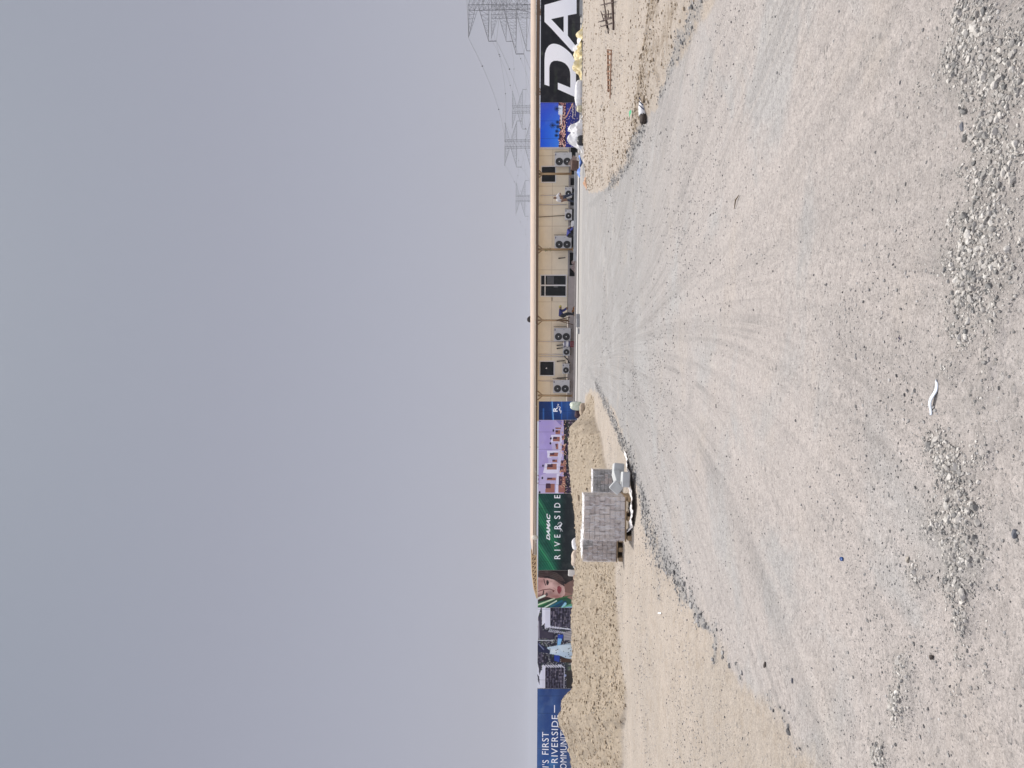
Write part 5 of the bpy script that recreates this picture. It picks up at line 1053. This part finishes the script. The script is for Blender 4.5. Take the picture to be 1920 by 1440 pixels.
# small finds on the road
p = gpt(1750, 745); t0 = []
cl = [(1757, 713), (1757.5, 722), (1756, 735), (1752, 750), (1749, 765), (1746.5, 779)]
P_ = []
for i in range(25):
    x, y = il(cl, i/24); q = gpt(x, y); k = gpt(x, y+.5); w_ = .0085+.004*math.sin(math.pi*i/24)-(.006 if i < 2 else 0); lift = .014*math.sin(math.pi*min(1, (24-i)/17))**2+.003
    P_.append([Vector((q.x+.001*j, q.y+(j-2)*w_/2, q.z+.004+lift-.0012*(j-2)**2)) for j in range(5)])
g = MB(); g.sheet(P_); o = g.build('plastic_strip', mat('bluish_strip', (.56, .62, .72), .45, .08, 20, rgb2=(.66, .68, .70)), smooth=True); s_ = o.modifiers.new('thickness', 'SOLIDIFY'); s_.thickness = .002; tag(o, 'curled bluish white plastic strip lying on the road near the camera', 'plastic strip')
p = gpt(1580, 1048); g = MB(); g.lathe([(.011, 0), (.0115, .008), (.009, .011), (.008, .009), (.003, .009)], (0, 0, .004), 'z', 16); tag(g.build('bottle_cap', mat('blue_cap', (.01, .06, .22), .4, .1), loc=p, rot=(.5, .1, 0), smooth=True), 'small dark blue bottle cap on the road', 'bottle cap')
def rock(label, x, y, L, asp, m, seed, group=None):
    p = gpt(x, y); co, fa = R2[seed % len(R2)]; g = MB(); s_ = p.y/FPX*L/2; g.add([(c[0]*s_, c[1]*s_*asp, c[2]*s_*asp*.8+s_*asp*.45) for c in co], [tuple(f) for f in fa]); tag(g.build('stone', m, loc=p, rot=(0, 0, random.uniform(-.3, .3))), label, 'stone', group)
SL = mat('slate_stone', (.13, .135, .155), .85, .2, 60); BU = mat('buff_stone', (.40, .36, .31), .9, .15, 60); DK = mat('dark_stone', (.10, .085, .075), .9, .2, 60)
rock('long slate-blue stone standing out at the edge of the gravel bank', 1807, 238, 32, .42, SL, 1); rock('dark pair-like stone on the road left of the gravel patch', 1750, 1232, 15, .8, DK, 2); rock('round buff stone beside the blue bottle cap\'s road edge', 1705, 1048, 16, .75, BU, 3); rock('dark slate stone in the gravel left of the plastic strip', 1866, 612, 18, .7, SL, 4)
rock('large pale stone in the middle of the left gravel bank', 1812, 925, 22, .7, BU, 5); rock('slate-grey stone near the bottom of the frame', 1906, 1003, 22, .6, SL, 6); rock('brown stone at the top edge of the gravel bank', 1846, 79, 24, .7, DK, 7); rock('flat pale stone beside the gravel bank, right of the plastic strip', 1728, 175, 18, .6, BU, 8); rock('purple-grey oblong stone on the left verge', 1487, 1277, 12, .5, SL, 9); rock('lone dark stone on the left verge by the tyre ruts', 1436, 1248, 15, .5, DK, 0); rock('pale green-grey stone on the sand berm', 1140, 1172, 9, .8, mat('green_stone', (.26, .25, .16), .9, .15), 3); rock('pale grey stone at the foot of the sand berm', 1161, 1204, 9, .8, mat('pale_stone', (.5, .5, .52), .9, .1), 4)
p = gpt(1690, 636); g = MB()
for d_ in ((-.012, .010), (.010, .014), (.018, .004)): g.tube([(0, 0, .004), (d_[0]*.6, d_[1]*.6, .010), (d_[0], d_[1], .006)], .0018, 5)
tag(g.build('cable_scrap', mat('purple_black', (.06, .055, .09), .6, .1), loc=p), 'tiny frayed dark cable scrap on the road above the plastic strip', 'cable scrap')
p, q_ = gpt(1388, 366), gpt(1379, 392); g = MB(); g.tube([p-p+Vector((0, 0, .012)), (q_-p)*.5+Vector((.02, 0, .02)), q_-p+Vector((0, 0, .012))], [.003, .006, .003], 6); tag(g.build('stick', mat('stick_brown', (.10, .065, .03), .9, .2), loc=p), 'thin brown stick lying on the open road', 'stick')
p = gpt(1240, 1149); g = MB(); g.sheet(crumple(4, 12, lambda a, b: ((a-.5)*.02, (b-.5)*.16, .012+.02*abs(math.sin(b*5))), 411, .02, 9)); tag(g.build('white_ribbon', mat('litter_white', (.80, .76, .74), .6, .08), loc=p, rot=(0, 0, .3)), 'torn white ribbon of litter on the left verge', 'litter')

# ------------------------------------------------------------------ people
SKIN = mat('brown_skin', (.20, .11, .065), .6, .08); HAIR = mat('black_hair', (.012, .010, .010), .7, .1)
def person(label, loc, rz, J, bones, radii, mats_, bulk=1.0):
    """J: joint -> xyz; bones: (a, b, material index); one skinned surface"""
    names = list(J); me = bpy.data.meshes.new('person'); me.from_pydata([J[n] for n in names], [(names.index(a), names.index(b)) for a, b, _ in bones], [])
    tmp = bpy.data.objects.new('person', me); COL.objects.link(tmp); tmp.modifiers.new('skin', 'SKIN'); sub = tmp.modifiers.new('sub', 'SUBSURF'); sub.levels = 2; KR = 1.42; sub.render_levels = 2
    sv_ = me.skin_vertices[0].data
    for i, n in enumerate(names): r = radii.get(n, .05); rr_ = r if isinstance(r, tuple) else (r, r); kk_ = (1.12 if n in ('head', 'jaw', 'crown') else 1.6*bulk if n in ('pelvis', 'waist', 'chest') else KR*bulk) if rr_[0] > .03 else 1.0; sv_[i].radius = (rr_[0]*kk_, rr_[1]*kk_); sv_[i].use_root = (n == 'pelvis')
    dg = bpy.context.evaluated_depsgraph_get(); dg.update(); m2 = bpy.data.meshes.new_from_object(tmp.evaluated_get(dg)); bpy.data.objects.remove(tmp)
    m2.materials.clear(); [m2.materials.append(q) for q in mats_]; m2.name = 'person'
    segs = [(Vector(J[a]), Vector(J[b]), k) for a, b, k in bones]
    for p in m2.polygons:
        c = p.center; best = 1e9
        for a, b, k in segs:
            d = b-a; t_ = max(0, min(1, (c-a).dot(d)/max(d.dot(d), 1e-9))); q = (c-a-d*t_).length
            if q < best: best = q; bk = k
        p.material_index = bk; p.use_smooth = True
    o = bpy.data.objects.new('person', m2); COL.objects.link(o); o.location = loc; o.rotation_euler = (0, 0, rz); tag(o, label, 'person', 'site workers in front of the cabin'); return o
def hand(J, bones, radii, wrist, d, side, k):
    """five short curled fingers off a palm at the wrist joint"""
    w = Vector(J[wrist]); d = Vector(d).normalized(); s = d.cross(Vector((0, 1, 0.2))).normalized(); pn = wrist+'_palm'
    J[pn] = w+d*.05; radii[pn] = (.038, .018); bones.append((wrist, pn, k))
    for i, (off, ln) in enumerate(((-.03, .06), (-.010, .075), (.010, .07), (.03, .055))):
        a, b = f'{pn}_f{i}a', f'{pn}_f{i}b'; J[a] = w+d*.085+s*off; J[b] = w+d*(.085+ln*.8)+s*off+Vector((0, .015, -.015)); radii[a] = .010; radii[b] = .008; bones += [(pn, a, k), (a, b, k)]
    a = pn+'_th'; J[a] = w+d*.055+s*side*.06; radii[a] = .010; bones.append((pn, a, k))
def biped(P, hd):
    """P: pelvis chest neck head, per side sho elb wri hip kne ank toe"""
    J = dict(pelvis=P['pelvis'], waist=P['waist'], chest=P['chest'], neck=P['neck'], jaw=P['jaw'], head=P['head'], crown=P['crown'], nose=P['nose'])
    R_ = dict(pelvis=(.155, .115), waist=(.135, .10), chest=(.165, .115), neck=.052, jaw=(.068, .075), head=(.078, .095), crown=(.06, .07), nose=.014)
    B = [('pelvis', 'waist', 1), ('waist', 'chest', 0), ('chest', 'neck', 0), ('neck', 'jaw', 2), ('jaw', 'head', 2), ('head', 'crown', 3), ('jaw', 'nose', 2)]
    for s in 'lr':
        for n, r in (('sho', .066), ('elb', .046), ('wri', .032), ('hip', .088), ('kne', .060), ('ank', .045), ('toe', .038)): J[n+s] = P[n+s]; R_[n+s] = r
        B += [('chest', 'sho'+s, 0), ('sho'+s, 'elb'+s, 0), ('elb'+s, 'wri'+s, P.get('slv', 2)), ('pelvis', 'hip'+s, 1), ('hip'+s, 'kne'+s, 1), ('kne'+s, 'ank'+s, 1), ('ank'+s, 'toe'+s, 4)]
        hand(J, B, R_, 'wri'+s, P.get('hd'+s, (0, 0, -1)), 1 if s == 'l' else -1, 2)
    return J, B, R_
SHOE = mat('black_shoe', (.02, .018, .016), .6, .1)
# walking worker, white shirt, wide stride
PW = dict(pelvis=(0, 0, .93), waist=(0, 0, 1.06), chest=(-.01, 0, 1.32), neck=(0, -.02, 1.49), jaw=(0, -.045, 1.57), head=(0, -.02, 1.635), crown=(0, -.02, 1.73), nose=(0, -.125, 1.61),
          shol=(.19, 0, 1.40), elbl=(.36, -.06, 1.22), wril=(.14, -.22, 1.16), hipl=(.09, 0, .88), knel=(.20, -.05, .50), ankl=(.33, .05, .09), toel=(.36, -.12, .035), shor=(-.20, 0, 1.39), elbr=(-.27, .02, 1.12), wrir=(-.22, -.10, .90), hipr=(-.09, 0, .88), kner=(-.20, -.10, .50), ankr=(-.32, -.06, .09), toer=(-.38, -.20, .035), hdl=(-1, -.1, 0), hdr=(.1, -.2, -1))
J, B, R_ = biped(PW, 0); q = cpt(1080, 371, 2.7); p = cw_((q.x, -2.7, 0)); p.z = .10
person('person in a white shirt and dark trousers striding along the kerb', p, CA, J, B, R_, [mat('white_shirt', (.62, .60, .60), .8, .12, 8), mat('dark_trousers', (.035, .045, .075), .8, .2, 8), SKIN, HAIR, SHOE])
# bending worker in dark blue with a yellow cap, facing right
PB = dict(pelvis=(-.30, 0, .92), waist=(-.20, 0, 1.02), chest=(.06, 0, 1.10), neck=(.22, 0, 1.07), jaw=(.31, 0, 1.03), head=(.37, 0, 1.05), crown=(.43, 0, 1.06), nose=(.36, 0, .95),
          shol=(.10, .18, 1.06), elbl=(.16, .20, .80), wril=(.30, .14, .62), hipl=(-.29, .10, .87), knel=(-.08, .12, .50), ankl=(-.14, .13, .09), toel=(.04, .14, .035), shor=(.10, -.18, 1.06), elbr=(.12, -.20, .79), wrir=(.26, -.15, .60), hipr=(-.29, -.10, .87), kner=(-.10, -.12, .50), ankr=(-.17, -.13, .09), toer=(.01, -.14, .035), slv=0, hdl=(.5, 0, -.7), hdr=(.5, 0, -.7))
J, B, R_ = biped(PB, 0); q = cpt(1074, 585.5, 2.2); p = cw_((q.x, -2.2, 0)); p.z = .15
ow = person('person in dark blue work clothes and a yellow cap bending over', p, CA, J, B, R_, [mat('navy_work_shirt', (.018, .022, .13), .8, .15, 8), mat('black_trousers', (.014, .015, .022), .8, .2, 8), SKIN, HAIR, SHOE], 1.32)
g = MB(); g.lathe([(.115, -.02), (.112, .03), (.09, .08), (.04, .105), (0, .108)], (0, 0, 0), 'z', 16); g.box((0, -.12, -.015), (.15, .12, .015), bev=.004); o = g.build('cap', mat('cap_yellow', (.50, .42, .10), .7, .15), ow, True); o.location = (.42, 0, 1.06); o.rotation_euler = (math.radians(90), 0, math.radians(90)); o.rotation_euler = Euler((0, math.radians(62), 0))
# crouching worker with a blue top, leaning to the right over the kerb
PC = dict(pelvis=(-.20, 0, .42), waist=(-.10, 0, .52), chest=(.14, 0, .58), neck=(.30, 0, .52), jaw=(.38, 0, .46), head=(.44, 0, .45), crown=(.50, 0, .44), nose=(.40, 0, .38),
          shol=(.20, .18, .54), elbl=(.30, .22, .34), wril=(.46, .16, .22), hipl=(-.19, .10, .40), knel=(.12, .18, .42), ankl=(-.06, .16, .09), toel=(.10, .17, .035), shor=(.20, -.18, .54), elbr=(.26, -.22, .33), wrir=(.42, -.18, .20), hipr=(-.19, -.10, .40), kner=(-.02, -.26, .18), ankr=(-.40, -.20, .07), toer=(-.52, -.2, .035), slv=0, hdl=(.7, 0, -.5), hdr=(.7, 0, -.5))
J, B, R_ = biped(PC, 0); q = cpt(1077, 438, 2.2); p = cw_((q.x, -2.2, 0)); p.z = .12
oc = person('person in a bright blue top and black trousers crouching by the third post', p, CA, J, B, R_, [mat('blue_top', (.10, .11, .42), .8, .15, 8), mat('black_trousers', (.014, .015, .022), .8, .2, 8), SKIN, HAIR, SHOE], 1.25)
g = MB(); g.lathe([(.118, -.03), (.115, .03), (.09, .08), (.04, .105), (0, .108)], (0, 0, 0), 'z', 16); o = g.build('cap', mat('cap_grey', (.42, .37, .36), .7, .15), oc, True); o.location = (.48, 0, .44); o.rotation_euler = (0, math.radians(78), 0)

# ------------------------------------------------------------------ pylons and power lines
PYL = mat('pylon_steel', (.075, .075, .082), .6, .1, .5, metal=.2)
def pylon(label, X, Y):
    t = thing('lattice_pylon', label, 'pylon', (X, Y, 0), 0, 'lattice pylons beyond the canopy'); r = .10
    def hw(z): return 3.1 if z > 22 else 3.1+(22-z)*.19
    g = MB(); zs = [0, 7, 13.5, 19, 23, 27, 30.3, 34, 38.1, 41, 43.4, 46, 48.8]
    for sx in (-1, 1):
        for sy in (-1, 1): g.tube([(sx*hw(z), sy*hw(z), z) for z in zs], r*1.5, 5)
    for z0, z1 in zip(zs, zs[1:]):
        a, b = hw(z0), hw(z1)
        for f in range(4):
            c, s = (1, 0, -1, 0)[f], (0, 1, 0, -1)[f]
            def pt(h, u, z): return (h*c-u*h*s, h*s+u*h*c, z)
            g.tube([pt(a, -1, z0), pt(b, 1, z1)], r*.7, 4); g.tube([pt(a, 1, z0), pt(b, -1, z1)], r*.7, 4); g.tube([pt(b, -1, z1), pt(b, 1, z1)], r*.7, 4)
    g.build('tower_body', PYL, t)
    for zr, zt_, zb_, span in ((48.8, 48.8, 44.5, 19), (43.4, 38.1, 38.1, 21), (30.3, 23.5, 23.5, 28)):
        for sx in (-1, 1):
            g = MB(); h = hw(zr); n_ = 7
            for sy in (-1, 1):
                ya = sy*3.1; top = [Vector((sx*(3.1+(span-3.1)*k/n_), ya*(1-k/n_), zr+(zt_-zr)*k/n_)) for k in range(n_+1)]; bot = [Vector((sx*(3.1+(span-3.1)*k/n_), ya*(1-k/n_), zb_+((zt_-zb_)*k/n_))) for k in range(n_+1)]
                g.tube([top[0], top[-1]], r*1.1, 4); g.tube([bot[0], bot[-1]], r*1.1, 4)
                for k in range(n_): g.tube([top[k], bot[k+1]], r*.6, 4); g.tube([top[k+1], bot[k+1]], r*.6, 4)
            g.build('cross_arm', PYL, t)
            if zr < 45: g = MB(); g.tube([(sx*span, 0, zt_), (sx*span, 0, zt_-4.2)], .22, 6); g.build('insulator', PYL, t)
    return t
def pos(y, v, Y): q = on_plane(v, y, Y); return q.x
LN1 = [(pos(2, 960, 405), 405), (pos(270, 980, 700), 700), (pos(372, 985, 900), 900)]; LN2 = [(pos(22, 960, 545), 545), (pos(205, 980, 812), 812)]
for (X, Y), lb in zip(LN1+LN2, ('tallest and nearest dark lattice pylon, cut by the frame edge', 'lattice pylon with wide flat arms above the right end of the cabin', 'faintest, farthest lattice pylon, above the walking worker', 'lattice pylon just behind the tallest one', 'faint lattice pylon between the black panel and the wide-armed pylon')): pylon(lb, X, Y)
WIRE = mat('aluminium_wire', (.16, .16, .17), .5, .05)
BALL = mat('marker_ball', (.05, .04, .04), .6, .1)
def cable(label, line, dx, z, balls, sag=9):
    pts = []; L = [(line[0][0], line[0][1]-260)]+line+[(line[-1][0]+4, line[-1][1]+300)]
    t = thing('power_cable', label, 'power cable', (line[0][0]+dx, line[0][1], 0), 0, 'power cables strung between the pylons')
    for (a, b), (c, d) in zip(L, L[1:]):
        for k in range(14): f = k/14; pts.append(Vector((a+(c-a)*f+dx, b+(d-b)*f, z-4*sag*f*(1-f)))-t.location)
    pts.append(Vector((L[-1][0]+dx, L[-1][1], z))-t.location); g = MB(); g.tube(pts, .075, 5); g.build('conductor', WIRE, t)
    if balls:
        for k in range(16, len(pts), balls):
            g = MB(); g.lathe([(.02, -.48), (.34, -.34), (.48, 0), (.34, .34), (.02, .48)], tuple(pts[k]), 'z', 10); g.build('marker_ball', BALL, t, True)
for line, nm in ((LN1, 'nearer'), (LN2, 'farther')):
    for dx, sd in ((-1, 'left'), (1, 'right')):
        cable(f'{sd} top cable with dark marker balls on the {nm} pylon line', line, dx*19, 48.8, 4, 7); cable(f'{sd} middle cable hung below the second arms of the {nm} pylon line', line, dx*21, 33.9, 6 if dx < 0 else 0); cable(f'{sd} lowest cable hung below the third arms of the {nm} pylon line', line, dx*28, 19.3, 0)

# ------------------------------------------------------------------ dusty air
hz = bpy.data.materials.new('dusty_air'); hz.use_nodes = True; t = hz.node_tree; t.nodes.clear(); o_ = t.nodes.new('ShaderNodeOutputMaterial'); pv = t.nodes.new('ShaderNodeVolumePrincipled')
pv.inputs['Color'].default_value = (.82, .86, .95, 1); pv.inputs['Density'].default_value = HAZE; pv.inputs['Anisotropy'].default_value = .3; t.links.new(pv.outputs[0], o_.inputs['Volume'])
b = MB(); b.box((0, 0, 26), (3600, 3600, 56)); tag(b.build('haze', hz), 'thin dusty air over the whole site', 'haze', kind='stuff')
